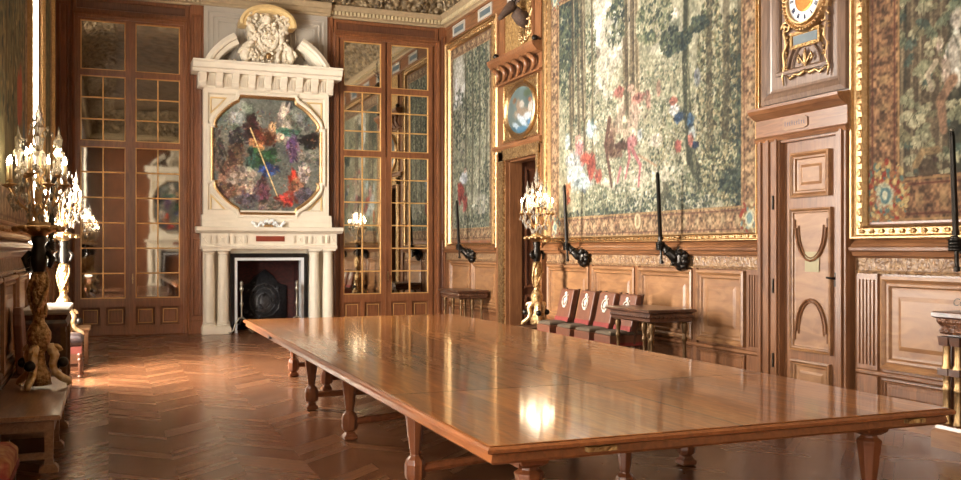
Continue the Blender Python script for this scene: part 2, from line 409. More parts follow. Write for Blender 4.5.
        if np.dot(np.cross(Pa, Pb), np.array(T(0, 0, w + 1)) - P0) < 0: F = F[:, ::-1]
        me = bpy.data.meshes.new(name); me.vertices.add(na * nb); me.vertices.foreach_set('co', V.reshape(-1).astype(np.float32))
        me.loops.add(F.size); me.loops.foreach_set('vertex_index', F.reshape(-1).astype(np.int32))
        me.polygons.add(len(F)); me.polygons.foreach_set('loop_start', np.arange(0, F.size, 4, dtype=np.int32)); me.polygons.foreach_set('loop_total', np.full(len(F), 4, np.int32))
        me.update(calc_edges=True)
        c = np.clip(s.C / 255, 0, 1); c = np.clip(c + (c - .5) * contrast, 0, 1); c = np.where(c < .04045, c / 12.92, ((c + .055) / 1.055) ** 2.4) * gain
        rgba = np.ones((na * nb, 4), np.float32); rgba[:, :3] = c.reshape(-1, 3)
        at = me.color_attributes.new('Col', 'FLOAT_COLOR', 'POINT'); at.data.foreach_set('color', rgba.reshape(-1))
        me.materials.append(mt); o = bpy.data.objects.new(name, me); COL.objects.link(o); o.parent = parent; return o

# ================================================================== THE ROOM
struct(MB().box(XL - 1.2, XR + 1.6, YB - .3, YF + .9, -.2, 0), 'floor', M['floor'])
struct(MB().box(XL - .6, XR + .6, YB - .3, YF + .3, ZC, ZC + .2), 'ceiling', M['ceil'])
DY0, DY1, DZ = 15.22, 16.71, 3.45
m = MB(); m.box(XR, XR + .25, YB - .2, DY0, 0, ZC); m.box(XR, XR + .25, DY1, YF + .2, 0, ZC); m.box(XR, XR + .25, DY0, DY1, DZ, ZC)
wr = struct(m, 'wall_right', M['oak'])
m = MB(); HX0, HX1, HZ = 2.52, 3.85, 1.52
m.box(XL - .2, HX0, YF, YF + .25, 0, ZC); m.box(HX1, XR + .25, YF, YF + .25, 0, ZC); m.box(HX0, HX1, YF, YF + .25, HZ, ZC)
struct(m, 'wall_far', M['door'])
m = MB(); y = YB - .2
for a, b, p in sorted(WINS):
    m.box(XL - .25, XL, y, a, 0, ZC); m.box(XL - .25, XL, a, b, 0, .35); m.box(XL - .25, XL, a, b, 6.4, ZC); y = b
m.box(XL - .25, XL, y, YF, 0, ZC)
struct(m, 'wall_left', M['oakdark'])
struct(MB().box(XL - .2, XR + .2, YB - .25, YB, 0, ZC), 'wall_back', M['oakdark'])
# adjoining passage behind the open doorway
m = MB(); m.box(XR + .25, XR + 1.5, DY1 + .1, DY1 + .2, 0, 3.9); m.box(XR + .25, XR + 1.5, DY0 - .6, DY0 - .5, 0, 3.9); m.box(XR + 1.4, XR + 1.5, DY0 - .5, DY1 + .1, 0, 3.9); m.box(XR + .25, XR + 1.5, DY0 - .5, DY1 + .1, 3.8, 3.9)
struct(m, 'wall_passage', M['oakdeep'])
for i, (a, b, p) in enumerate(WINS):  # first window is in view; the others are unseen, added to light the hall
    m = MB(); m.box(XL - .62, XL - .25, a - .08, a, .27, 6.48); m.box(XL - .62, XL - .25, b, b + .08, .27, 6.48); m.box(XL - .62, XL - .25, a, b, 6.4, 6.48); m.box(XL - .62, XL - .25, a, b, .27, .35)
    m.box(XL - .25, XL + .02, a, a + .015, .35, 6.4); m.box(XL - .25, XL + .02, b - .015, b, .35, 6.4)
    wo = struct(m, 'window_%d' % (i + 1), M['cream'])
    build(MB().box(XL - .62, XL - .6, a, b, .35, 6.4), 'window_pane', M['pane'], wo)
    m = MB()
    for k in range(7): m.box(XL - .6, XL - .55, a, b, .35 + k * .97, .39 + k * .97)
    m.box(XL - .6, XL - .54, (a + b) / 2 - .04, (a + b) / 2 + .04, .35, 6.4)
    build(m, 'glazing_bars', M['oakdark'], wo)

# ---- cornice and cove all round
CP = [(6.80, 0), (6.80, .05), (6.84, .06), (6.86, .10), (6.93, .11), (6.95, .15), (7.03, .17), (7.06, .20), (7.06, 0)]
def cornice(n, T, u0, u1):
    m = MB(T); m.strip(u0, u1, CP)
    o = struct(m, 'trim_%d' % n, M['corn'])
    d = MB(T); k = int((u1 - u0) / .085)
    for i in range(k):
        u = u0 + (i + .5) * (u1 - u0) / k; d.box(u - .022, u + .022, 6.865, 6.94, .1, .16)
    build(d, 'egg_moulding', M['cornl'], o)
    g = 60; na = int((u1 - u0) / .09); rng = np.random.default_rng(n); r1 = rng.random((14, na // 2 + 3)) ** 1.5
    c = MB(T); rings = []
    for j in range(25):
        t = j / 24; th = t * PI / 2; row = []
        for i in range(na + 1):
            u = u0 + (u1 - u0) * i / na
            x, yy = i / 2, j / 2; xi, yi = int(x), int(yy)
            fx, fy = x - xi, yy - yi
            v = (r1[yi, xi] * (1 - fx) + r1[yi, xi + 1] * fx) * (1 - fy) + (r1[min(13, yi + 1), xi] * (1 - fx) + r1[min(13, yi + 1), xi + 1] * fx) * fy
            h = .12 * v * (1 if 1 < j < 23 else 0)
            row.append((u, 7.06 + .98 * math.sin(th) - h * .5, .12 + 1.1 * (1 - math.cos(th)) + h))
        rings.append(row)
    c.loft(rings, cap=False, closed=False)
    build(c, 'cove_relief', M['cove'], o, smooth=True)
cornice(1, TF, XL, XR); cornice(2, TR, YB, YF); cornice(3, TL, YB, YF); cornice(4, TB, XL, XR)

# ---- helpers for joinery
PANEL = [(0, 0), (0, .05), (.018, .058), (.03, .04), (.036, .025), (.042, .036), (.056, .034), (.066, .008), (.08, .006)]
def scaled(p, s, h=1, base=0): return [(d * s, base + z * h) for d, z in p]
def pan(T, u0, u1, v0, v1, name, mat, parent, s=1, h=1, base=0, raised=True, mat2=None):
    m = MB(T); p = scaled(PANEL, s, h, base); m.frame(u0, u1, v0, v1, p, fill=not raised)
    if raised:
        d = p[-1][0]; b = p[-1][1]
        m.frame(u0 + d, u1 - d, v0 + d, v1 - d, [(0, b), (.035 * s, b), (.06 * s, b + .014 * h), (.061 * s, b + .014 * h)], fill=True)
    return build(m, name, mat, parent)

# ---- right wall wainscot
LEDGE = [(1.66, 0), (1.66, .03), (1.67, .035), (1.68, .07), (1.72, .085), (1.735, .12), (1.765, .125), (1.775, .1), (1.80, .085), (1.84, .04), (1.86, 0)]
def wainscot(n, T, Y0, Y1, divs, pil0=False, pil1=False, inner=True):
    r = thing('trim_%d' % n, None, None, T(Y0, 0, 0), kind='structure')
    build(MB(T).strip(Y0, Y1, LEDGE), 'ledge', M['oakh'], r)
    build(MB(T).strip(Y0, Y1, [(1.50, 0), (1.50, .03), (1.52, .04), (1.535, .02), (1.66, .02), (1.66, 0)]), 'carved_frieze', M['oakc'], r)
    build(MB(T).strip(Y0, Y1, [(0, 0), (0, .05), (.16, .05), (.19, .025), (.2, .02), (.2, 0)]), 'skirting', M['oakh'], r)
    build(MB(T).strip(Y0, Y1, [(.47, 0), (.47, .02), (.49, .04), (.52, .04), (.53, .02), (.53, 0)]), 'dado_rail', M['oakh'], r)
    a0 = Y0; a1 = Y1
    for flag, a, b in ((pil0, Y0, Y0 + .3), (pil1, Y1 - .3, Y1)):
        if flag:
            m = MB(T); m.box(a, b, .53, 1.5, 0, .035)
            for k in range(5): m.box(a + .04 + k * .048, a + .065 + k * .048, .58, 1.44, .035, .05)
            m.box(a, b, .2, .47, 0, .035); build(m, 'fluted_pilaster', M['oak'], r)
    if pil0: a0 = Y0 + .3
    if pil1: a1 = Y1 - .3
    cuts = [a0] + [d for d in divs if a0 < d < a1] + [a1]
    for a, b in zip(cuts, cuts[1:]):
        pan(T, a + .05, b - .05, .56, 1.48, 'wainscot_panel', M['oakpale'], r, 1.7)
        pan(T, a + .05, b - .05, .22, .46, 'lower_panel', M['oak'], r, .6, .6)
    m = MB(T)
    for d in cuts[1:-1]: m.box(d - .045, d + .045, .2, 1.5, 0, .03)
    if m.v: build(m, 'stile', M['oak'], r)
    return r
M['oakc'] = carved('carved_oak_frieze', (104, 74, 50), (156, 124, 90), 0, .4, 26, .8, .02)
wainscot(5, TR, 9.10, 15.0, [10.49, 11.95, 13.36], pil0=True)
wainscot(6, TR, 17.2, YF, [18.7], pil1=True)
wainscot(7, TR, YB, 7.62, [-4.5, -3, -1.5, 0, 1.6, 3.2, 4.9], pil1=True)
wainscot(8, TL, 5.2, 12.9, [6.7, 8.2, 9.8, 11.4]); wainscot(9, TL, 15.1, YF, [16.8, 18.6]); wainscot(10, TL, -2, 2.8, [-.5, 1.1])

# frieze of painted panels between the frames and the cornice on the right wall
r = thing('trim_11', None, None, TR(YB, 6.4, 0), kind='structure')
build(MB(TR).strip(YB, YF, [(6.42, 0), (6.42, .03), (6.46, .04), (6.47, .015), (6.74, .015), (6.75, .04), (6.80, .05), (6.80, 0)]), 'frieze_board', M['oakh'], r)
y = YB + .3
while y < YF - .5:
    m = MB(TR); m.frame(y, y + .75, 6.48, 6.73, [(0, .015), (0, .035), (.03, .035), (.04, .02)], fill=True); build(m, 'frieze_surround', M['grey'], r)
    m = MB(TR); m.box(y + .1, y + .65, 6.55, 6.66, .02, .03); build(m, 'frieze_panel', M['slate'], r); y += 1.55

# ---- mirror doors of the far wall
def mirror_door(n, X0, X1, gl, T=TF, p0=None, p1=None):
    r = thing('door_%d' % n, None, None, T(X0, 0, 0), kind='structure')
    c = MB(T)
    c.box(X0, X0 + .06, 0, 6.42, 0, .12); c.box(X1 - .06, X1, 0, 6.42, 0, .12)
    c.frame(X0 - .06, X1 + .06, -.05, 6.48, [(0, 0), (0, .14), (.04, .15), (.06, .12), (.07, .08)])
    c.box(X0, X1, 6.36, 6.42, 0, .1)
    build(c, 'door_casing', M['door'], r)
    c = MB(T); c.frame(X0 - .04, X1 + .04, 6.49, 6.78, [(0, 0), (0, .06), (.06, .06), (.07, .04)]); hp = build(c, 'header_panel', M['door'], r)
    build(MB(T).box(X0 + .02, X1 - .02, 6.55, 6.72, 0, .012), 'header_recess_shade', M['oakdeep'], hp)  # shade of the header recess, put in as a darker oak board
    for a, b in gl:
        o0 = max(X0 + .06, a - .095) ; o1 = min(X1 - .06, b + .095)
        lf = MB(T)
        lf.box(o0, a, 0, 6.36, 0, .07); lf.box(b, o1, 0, 6.36, 0, .07)
        for z0, z1 in ((0, .2), (.58, .75), (3.80, 3.92), (5.22, 5.34), (6.32, 6.36)): lf.box(a, b, z0, z1, 0, .07)
        mid = (a + b) / 2; lf.box(mid - .05, mid + .05, .2, .58, 0, .07)
        o = build(lf, 'door_leaf', M['door'], r)
        for q0, q1 in ((a, mid - .05), (mid + .05, b)): dp = pan(T, q0, q1, .2, .58, 'door_panel', M['door'], o, .6, .5, .02); build(MB(T).frame(q0 + .05, q1 - .05, .25, .53, [(0, .05), (0, .06), (.012, .06), (.012, .05)]), 'panel_bead', M['goldbar'], o)
        build(MB(T).box(a, b, .75, 6.32, .02, .03), 'mirror_glass', M['mirror'], o)
        g = MB(T)
        for z0, z1, nr, nc in ((.75, 3.8, 6, 2), (3.92, 5.22, 3, 2), (5.34, 6.32, 1, 1)):
            g.frame(a, b, z0, z1, [(0, .03), (0, .06), (.015, .06), (.022, .03)])
            for k in range(1, nr): z = z0 + (z1 - z0) * k / nr; g.box(a, b, z - .013, z + .013, .03, .055)
            for k in range(1, nc): u = a + (b - a) * k / nc; g.box(u - .013, u + .013, z0, z1, .03, .057)
        build(g, 'glazing_bars', M['goldbar'], o)
    k = MB(T); zc = 1.1; u = (gl[0][1] + gl[1][0]) / 2
    k.box(u - .02, u + .02, 0, 3.8, .07, .09); build(k, 'meeting_bead', M['door'], r)
    k = MB(T); k.ball((u + .04, 1.15, .11), .022); k.box(u + .03, u + .05, 1.05, 1.25, .07, .085); build(k, 'door_handle', M['gold'], r)
    return r
M['goldbar'] = plain('gilt_oak_bar', (206, 160, 98), .35, .3, .12)
mirror_door(1, -.62, 1.50, [(-.52, .32), (.51, 1.37)])
mirror_door(2, 4.62, 6.95, [(4.80, 5.65), (5.88, 6.76)])
def pilaster(n, T, u0, u1):
    r = thing('trim_%d' % n, None, None, T(u0, 0, 0), kind='structure')
    m = MB(T); m.box(u0, u1, 0, 6.8, 0, .09); build(m, 'pilaster_shaft', M['door'], r)
    for z0, z1 in ((.35, 1.95), (2.1, 6.6)): pan(T, u0 + .05, u1 - .05, z0, z1, 'pilaster_panel', M['door'], r, .4, .5, .09)
    build(MB(T).slab(0, 0, 0, 0, [(0, 0)]) if 0 else MB(T).strip(u0, u1, [(0, .09), (0, .12), (.25, .12), (.28, .1), (.28, .09)]), 'pilaster_base', M['door'], r)
pilaster(12, TF, XL, -.69); pilaster(13, TF, 1.57, 1.84); pilaster(14, TF, 4.42, 4.56); pilaster(15, TF, 7.02, XR)

# grey painted backing behind the overmantel
r = thing('trim_16', None, None, TF(1.84, 5, 0), kind='structure')
m = MB(TF); m.box(1.84, 4.42, 4.9, 6.8, 0, .14); build(m, 'backing_board', M['grey'], r)
for a, b in ((1.9, 2.7), (3.52, 4.36)):
    m = MB(TF)
    for k in range(3): m.frame(a + k * .1, b - k * .1, 5.0 + k * .1, 6.72 - k * .1, [(0, .14 + k * .0), (0, .17), (.03, .17), (.04, .145)])
    build(m, 'backing_panel', M['grey'], r)
m = MB(TF); m.strip(1.78, 4.48, [(z, h + .14) for z, h in CP[:-1]] + [(7.06, .02), (6.8, .02)]); build(m, 'breakfront_cornice', M['corn'], r)

# ================================================================== FIREPLACE AND OVERMANTEL
fp = thing('fireplace', 'cream stone fireplace with paired columns at the end of the hall', 'fireplace', (3.15, YF, 0))
W0 = .45
m = MB(TF)
for a, b in ((1.78, 2.36), (3.97, 4.55)):
    m = MB(TF); m.box(a, b, 0, .13, 0, W0); m.box(a + .015, b - .015, .13, .16, 0, W0 - .02); build(m, 'plinth', M['stone'], fp, bevel=.008)
for cx in (1.93, 2.21, 4.10, 4.40):
    m = MB(); R = .115; cy = YF - W0 + .15
    m.lathe(cx, cy, [(R + .03, .16), (R + .03, .19), (R + .01, .21), (R + .022, .235), (R + .005, .26), (R, .3), (R, .8), (R - .018, 1.62), (R - .018, 1.64), (R, 1.65), (R - .01, 1.67), (R + .02, 1.71)], 24)
    m.slab(cx - .14, cx + .14, cy - .14, cy + .14, [(0, 1.71), (0, 1.75)])
    build(m, 'column', M['stone'], fp, smooth=False)
for q in ((1.82, 2.36, 0, 1.75, 0, .14), (3.97, 4.51, 0, 1.75, 0, .14)): build(MB(TF).box(*q), 'jamb', M['stone'], fp)
build(MB(TF).box(2.36, 3.97, 1.66, 1.8, 0, .2), 'lintel', M['stone'], fp)
m = MB(TF); m.strip(1.76, 4.57, [(1.75, 0), (1.75, W0 - .02), (1.79, W0), (1.82, W0), (1.83, W0 - .04), (2.08, W0 - .04), (2.09, 0)])
build(m, 'frieze', M['stone'], fp)
m = MB(TF); h = W0 - .04
for k in range(8):
    for s0 in (1, -1):
        u = 3.165 + s0 * (.5 + k * .12)
        if k % 3 != 1: m.box(u - .008, u + .008, 1.87, 2.03, h, h + .035); m.box(u - .035, u - .02, 1.87, 2.03, h, h + .035)
        else:
            m.tube([(u - .05, 1.88, h + .005), (u + .05, 2.02, h + .005)], .008, 4); m.tube([(u + .05, 1.88, h + .005), (u - .05, 2.02, h + .005)], .008, 4)
build(m, 'frieze_carving', M['stone'], fp)
build(MB(TF).box(2.86, 3.45, 1.91, 2.02, h, h + .02), 'plaque', M['redp'], fp, label='blank dark red plaque')
m = MB(TF); m.strip(1.66, 4.68, [(2.08, 0), (2.08, W0), (2.12, W0 + .05), (2.13, W0 + .09), (2.2, W0 + .1), (2.21, W0 + .08), (2.21, 0)])
build(m, 'mantel_shelf', M['stone'], fp)
m = MB(TF)
for a, b, c, d in ((2.36, 2.44, 0, 1.65), (3.89, 3.97, 0, 1.65), (2.44, 3.89, 1.57, 1.65)): m.box(a, b, c, d, 0, .28)
build(m, 'hearth_surround', M['blackm'], fp)
m = MB(TF)
for a, b, c, d in ((2.44, 2.50, 0, 1.57), (3.83, 3.89, 0, 1.57), (2.50, 3.83, 1.51, 1.57)): m.box(a, b, c, d, 0, .26)
build(m, 'marble_slip', M['whitem'], fp)
m = MB(); yb = YF + .7
m.box(HX0 - .02, HX0, YF + .0, yb, 0, 1.9); m.box(HX1, HX1 + .02, YF + .0, yb, 0, 1.9); m.box(HX0, HX1, yb, yb + .02, 0, 1.9); m.box(HX0, HX1, YF + .0, yb, 1.9, 1.92)
build(m, 'firebox', M['brickm'] if 'brickm' in M else M['soot'], fp)
def brick():
    m, nt, b = newmat('sooty_red_brick'); t = nd(nt, 'ShaderNodeTexBrick', i_Scale=9.0); nt.links.new(coords(nt, (1, 1, 1), False), t.inputs[0])
    mp = t.inputs[0].links[0].from_node; mp.inputs['Rotation'].default_value = (PI / 2, 0, 0)
    t.inputs['Color1'].default_value = (*lin((84, 34, 30)), 1); t.inputs['Color2'].default_value = (*lin((56, 26, 26)), 1); t.inputs['Mortar'].default_value = (*lin((26, 20, 20)), 1)
    nt.links.new(t.outputs[0], b.inputs['Base Color']); b.inputs['Roughness'].default_value = .8; return m
[c for c in kids(fp) if c.name.startswith('firebox')][0].data.materials[0] = brick()
m = MB(lambda u, v, w: (u, YF + .68 - w, v)); m.poly([(2.68, 0), (3.68, 0), (3.68, .95), (3.5, 1.0), (3.4, 1.15), (3.2, 1.3), (3.0, 1.15), (2.86, 1.0), (2.68, .95)], 0, .04)
for k in range(3):
    m.tube([(3.2 + (.14 + .1 * k) * math.cos(t / 12 * 2 * PI), .62 + (.18 + .1 * k) * math.sin(t / 12 * 2 * PI), .05) for t in range(13)], .02, 6)
for k in range(14): m.ball((3.2 + random.uniform(-.4, .4), random.uniform(.15, 1.05), .045), .05, 6, 4, .5)
build(m, 'fireback', M['iron'], fp, smooth=True)

om = thing('overmantel', 'cream carved stone overmantel with octagonal painting and broken pediment above the fireplace', 'overmantel', (3.11, YF, 2.21))
TO = lambda u, v, w: (u, YF - w, v)
B0 = .34
m = MB(TO); m.strip(1.78, 4.46, [(2.21, 0), (2.21, .42), (2.3, .41), (2.34, .39), (2.4, .38), (2.46, .36), (2.46, 0)]); build(m, 'base_moulding', M['stone'], om)
# outline of the octagonal picture opening
cx0, cz0, hw, hh = 3.11, 3.71, 1.10, 1.19
def octo(k=0, n=7):
    q = []; R = 1.24 + k; a0 = math.radians(29); a1 = math.radians(61)
    W_, H_ = hw + k, hh + k; sx, sz = .60, .58
    for (sa, sb, rev) in ((1, 1, 0), (-1, 1, 1), (-1, -1, 0), (1, -1, 1)):
        arc = [(W_, sz + k * .3)] + [(min(W_ - .05, R * math.cos(a0 + (a1 - a0) * i / n) ), min(H_ - .05, R * math.sin(a0 + (a1 - a0) * i / n) )) for i in range(n + 1)] + [(sx + k * .3, H_)]
        arc[0:1] = [(W_, sz + k * .3), (W_ - .06, sz + k * .3)]; arc[-1:] = [(sx + k * .3, H_ - .06), (sx + k * .3, H_)]
        if rev: arc = arc[::-1]
        q += [(cx0 + sa * a, cz0 + sb * b) for a, b in arc]
    return q
OC = octo()
def inside_poly(P):
    def f(A, B):
        r = np.zeros(A.shape, bool); n = len(P)
        for i in range(n):
            x0, y0 = P[i]; x1, y1 = P[(i + 1) % n]
            c = ((y0 > B) != (y1 > B)) & (A < (x1 - x0) * (B - y0) / (y1 - y0 + 1e-12) + x0); r ^= c
        return r
    return f
m = MB(TO); m.box(1.81, 4.41, 2.46, 5.07, 0, B0 - .06); build(m, 'body', M['stone'], om)
m = MB(TO); m.frame(1.81, 4.41, 2.46, 5.06, [(0, B0 - .06), (0, B0), (.09, B0), (.1, B0 - .02), (.12, B0 - .05)]); build(m, 'body_moulding', M['stone'], om)
for sa in (-1, 1):
    for sb in (-1, 1):
        P = [(cx0 + sa * 1.16, cz0 + sb * 1.18), (cx0 + sa * .82, cz0 + sb * 1.18), (cx0 + sa * 1.0, cz0 + sb * .98), (cx0 + sa * 1.16, cz0 + sb * .82)]
        m = MB(TO); m.sweep(P, [(0, B0 - .06), (0, B0 - .03), (.02, B0 - .03), (.03, B0 - .055)]); build(m, 'spandrel_moulding', M['stoneg'], om)
m = MB(TO); m.sweep(octo(.13), [(0, B0 - .06), (0, B0 + .04), (.03, B0 + .06), (.07, B0 + .05), (.08, B0 + .01)]); build(m, 'picture_surround', M['stone'], om)
m = MB(TO); m.sweep(octo(.05), [(-.02, B0 - .02), (-.02, B0 + .03), (.02, B0 + .04), (.05, B0 + .02), (.06, B0 - .05)]); build(m, 'picture_frame', M['gold'], om)
c = Canvas(cx0 - hw, cx0 + hw, cz0 - hh, cz0 + hh, .009, .009, 3)
n = c.noise(.5, 4)[..., None]; c.C[:] = np.array((78, 84, 84)) * (1 - n) + np.array((138, 136, 126)) * n
def PX(u, v): return fw(u, v, YF - B0)
def pe(u, v, ru, rv, col, al=.9, rot=0, rough=.35):
    a, b = PX(u, v); g = sum(col) / 3; c.fig(a, b, ru * .0212, rv * .0212, [q * .72 + g * .28 for q in col], al, rot, rough, .5, 26)
for args in [(238, 120, 22, 20, (118, 124, 116)), (300, 112, 14, 18, (108, 112, 106)), (284, 125, 8, 22, (160, 148, 138)), (252, 130, 10, 14, (70, 40, 44)), (266, 138, 12, 10, (120, 66, 48)),
    (287, 132, 12, 4, (70, 104, 88)), (279, 137, 5, 5, (196, 170, 140)), (272, 128, 4, 7, (190, 150, 110)), (232, 186, 14, 12, (150, 120, 96)), (250, 186, 5, 14, (176, 160, 140)), (256, 146, 8, 8, (176, 116, 72)), (310, 142, 13, 8, (50, 46, 46)), (306, 158, 16, 8, (132, 128, 118)), (262, 158, 16, 10, (66, 104, 74)), (268, 170, 10, 7, (52, 72, 130)), (250, 160, 6, 12, (58, 92, 82)),
    (236, 152, 12, 14, (96, 74, 62)), (228, 170, 12, 14, (132, 98, 80)), (240, 176, 14, 10, (146, 134, 122)), (222, 190, 10, 10, (104, 76, 66)), (262, 192, 8, 16, (104, 66, 78)), (246, 200, 12, 8, (92, 84, 96)),
    (294, 184, 7, 16, (178, 58, 44)), (285, 200, 10, 8, (172, 62, 52)), (298, 188, 8, 9, (150, 108, 84)), (304, 174, 6, 9, (164, 148, 138)), (306, 198, 12, 10, (90, 82, 92)), (270, 206, 14, 6, (110, 98, 88)), (238, 136, 10, 8, (70, 66, 68)), (292, 148, 6, 14, (104, 76, 110)), (218, 150, 6, 20, (92, 84, 76))]:
    pe(*args)
for k in range(700):
    a = cx0 + c.rng.uniform(-hw, hw); b = cz0 + c.rng.uniform(-hh, .8 * hh)
    c.ell(a, b, c.rng.uniform(.012, .05), c.rng.uniform(.008, .025), [(166, 132, 104), (48, 44, 46), (186, 174, 160), (64, 92, 78), (132, 62, 48), (80, 78, 112), (96, 84, 72), (120, 108, 96)][c.rng.integers(8)], .38, c.rng.random() * PI, .4, .5)
c.line([PX(250, 128), PX(277, 196)], .018, .014, (190, 170, 130))
c.weave(.14, .05)
c.obj('painting', M['paint'], TO, B0 - .02, om, 1.0, inside_poly(OC), .45)
build(MB(TO).poly(OC, B0 - .05, B0 - .025), 'painting_board', M['soot'], om)
# corbelled frieze and cornice
m = MB(TO); m.strip(1.70, 4.50, [(5.06, 0), (5.06, .38), (5.36, .40), (5.36, 0)]); build(m, 'upper_frieze', M['stone'], om)
for k in range(9):
    m = MB(TO); u = 1.79 + k * (4.41 - 1.79) / 8
    m.loft([[(u - .075, z, .39), (u + .075, z, .39), (u + .075, z, h), (u - .075, z, h)] for z, h in ((5.07, .42), (5.12, .46), (5.18, .44), (5.26, .5), (5.33, .54), (5.37, .53))])
    build(m, 'corbel', M['stone'], om, bevel=.015)
m = MB(TO)
for k in range(8):
    for q in range(4):
        u = 1.79 + (k + .5) * (4.41 - 1.79) / 8 + (q - 1.5) * .035; m.box(u - .01, u + .01, 5.1, 5.32, .39, .425)
build(m, 'triglyph_flutes', M['stone'], om)
m = MB(TO); m.strip(1.58, 4.64, [(5.36, 0), (5.36, .55), (5.42, .58), (5.44, .64), (5.53, .66), (5.56, .70), (5.59, .70), (5.60, 0)]); build(m, 'cornice', M['stone'], om)
for sg in (1, -1):
    arc = []
    for i in range(10):
        t = i / 9; th = math.radians(22 + 38 * t); arc.append((3.11 + sg * 1.32 * math.cos(th), 5.04 + 1.22 * math.sin(th)))
    prof = [(-.06, .15), (-.06, .56), (.02, .60), (.07, .58), (.08, .52), (.17, .5), (.19, .44), (.19, .15)]
    m = MB(TO); rings = []
    for i, (a, b) in enumerate(arc):
        p0 = Vector(arc[max(i - 1, 0)]); p1 = Vector(arc[min(i + 1, 9)]); t = (p1 - p0).normalized(); nn = Vector((t.y, -t.x)) * (1 if sg > 0 else -1)
        if nn.y < 0: nn = -nn
        rings.append([(a - nn.x * (d - .05), b - nn.y * (d - .05), h) for d, h in prof])
    m.loft(rings); build(m, 'broken_pediment', M['stone'], om)
# crowning cartouche
m = MB(TO)
arc = [(3.09 + .58 * math.cos(math.radians(a)), 6.42 + .40 * math.sin(math.radians(a))) for a in range(-6, 187, 12)]
rings = []
for i, (a, b) in enumerate(arc):
    nn = Vector((a - 3.09, b - 6.35)).normalized(); rings.append([(a - nn.x * d, b - nn.y * d, h) for d, h in ((0, .16), (0, .62), (.05, .64), (.09, .58), (.12, .58), (.15, .52), (.15, .16))])
m.loft(rings); build(m, 'arched_hood', M['stoneg'], om)
m = MB(TO); m.poly([(2.66, 5.6), (3.52, 5.6), (3.46, 6.1), (3.52, 6.55), (3.4, 6.7), (3.09, 6.75), (2.78, 6.7), (2.66, 6.55), (2.72, 6.1)], .15, .46); build(m, 'cartouche_back', M['stonec'], om)
m = MB(TO)
def spiral(mb, a, b, r, turns, sg, w, rad=.03, st=0):
    N = int(turns * 12); mb.tube([(a + sg * r * (1 - i / N * .85) * math.cos(st + i / 12 * 2 * PI), b + r * (1 - i / N * .85) * math.sin(st + i / 12 * 2 * PI), w) for i in range(N + 1)], [rad * (1 - .5 * i / N) for i in range(N + 1)], 6)
for sg in (1, -1):
    m.tube([(3.09 + sg * a, b, w) for a, b, w in ((.42, 5.62, .46), (.48, 5.75, .5), (.44, 5.92, .5), (.30, 6.05, .48), (.26, 6.2, .5), (.34, 6.35, .5), (.42, 6.48, .48))], [.09, .1, .1, .08, .07, .08, .06], 8)
    spiral(m, 3.09 + sg * .44, 5.78, .15, 1.6, sg, .54, .04); spiral(m, 3.09 + sg * .42, 6.48, .1, 1.4, sg, .54, .03)
    m.tube([(3.09 + sg * a, b, .52) for a, b in ((.05, 5.9), (.16, 6.02), (.22, 6.2), (.1, 6.42), (-.1, 6.5))], [.04, .05, .05, .05, .02], 6)
    m.tube([(3.09 + sg * a, b, .5) for a, b in ((.22, 5.62), (.2, 5.8), (.28, 5.95))], [.05, .05, .02], 6)
m.ball((3.09, 6.12, .44), (.2, .26, .13), 16, 10, .06)
m.ball((3.07, 6.52, .56), (.09, .11, .09), 12, 8, .05)
for k in range(130): m.ball((3.09 + random.uniform(-.42, .42), random.uniform(5.64, 6.66), .47 + random.uniform(0, .1)), random.uniform(.025, .06), 6, 4, .5)
build(m, 'cartouche_carving', M['stonec'], om, smooth=True)
m = MB(TO)
for k in range(26): m.ball((3.09 + random.uniform(-1.1, 1.1), 5.63, .42), random.uniform(.03, .06), 6, 4, .5)
build(m, 'foliage_crest', M['stonec'], om, smooth=True)
m = MB(TO); m.ball((3.09, 5.76, .56), (.06, .08, .05), 10, 6); build(m, 'gilt_boss', M['gold'], om)

# porcelain group and small box on the mantel shelf
g = thing('porcelain_group', 'white porcelain flower group lying on the mantel shelf below the octagonal painting', 'ornament', (3.1, YF - .5, 2.212))
m = MB()
for sg in (-1, 1):
    for k in range(9): m.ball((3.1 + sg * (.1 + k * .028), YF - .5 + random.uniform(-.02, .02), 2.25 + .05 * math.sin(k)), .035, 7, 5, .4)
for k in range(6): m.ball((3.1 + random.uniform(-.09, .09), YF - .5, 2.3 + random.uniform(0, .05)), .04, 7, 5, .3)
build(m, 'blossoms', M['jewel'], g, smooth=True)
m = MB(); m.slab(3.0, 3.2, YF - .55, YF - .45, [(0, 2.21), (0, 2.24), (.02, 2.26)]); build(m, 'gilt_foot', M['gold'], g)

# andirons
def andiron(x, lab):
    o = thing('andiron', lab, 'andiron', (x, YF - .32 - .14, 0), 'wrought andirons in front of the hearth')
    y = YF - .46
    m = MB(); m.lathe(x, y, [(.02, .3), (.028, .34), (.016, .4), (.02, .55), (.04, .62), (.02, .66), (.018, .85), (.04, .9), (.045, .93), (.02, .96), (.03, 1.0), (.035, 1.05), (.012, 1.09)], 10); build(m, 'shaft', M['steel'], o, smooth=True)
    for sg in (-1, 1):
        m = MB(); m.tube([(x, y, .34), (x + sg * .06, y, .3), (x + sg * .12, y, .2), (x + sg * .17, y, .06), (x + sg * .23, y, .015), (x + sg * .26, y, .04)], [.022, .02, .02, .02, .018, .012], 6); build(m, 'foot', M['steel'], o, smooth=True)
    m = MB(); m.tube([(x, y, .3), (x, y + .3, .16), (x, y + .75, .16)], .015, 6); m.tube([(x, y + .75, .16), (x, y + .75, .015)], .015, 6); build(m, 'log_bar', M['iron'], o)
andiron(2.56, 'wrought iron andiron at the left side of the hearth')
andiron(3.70, 'wrought iron andiron at the right side of the hearth')

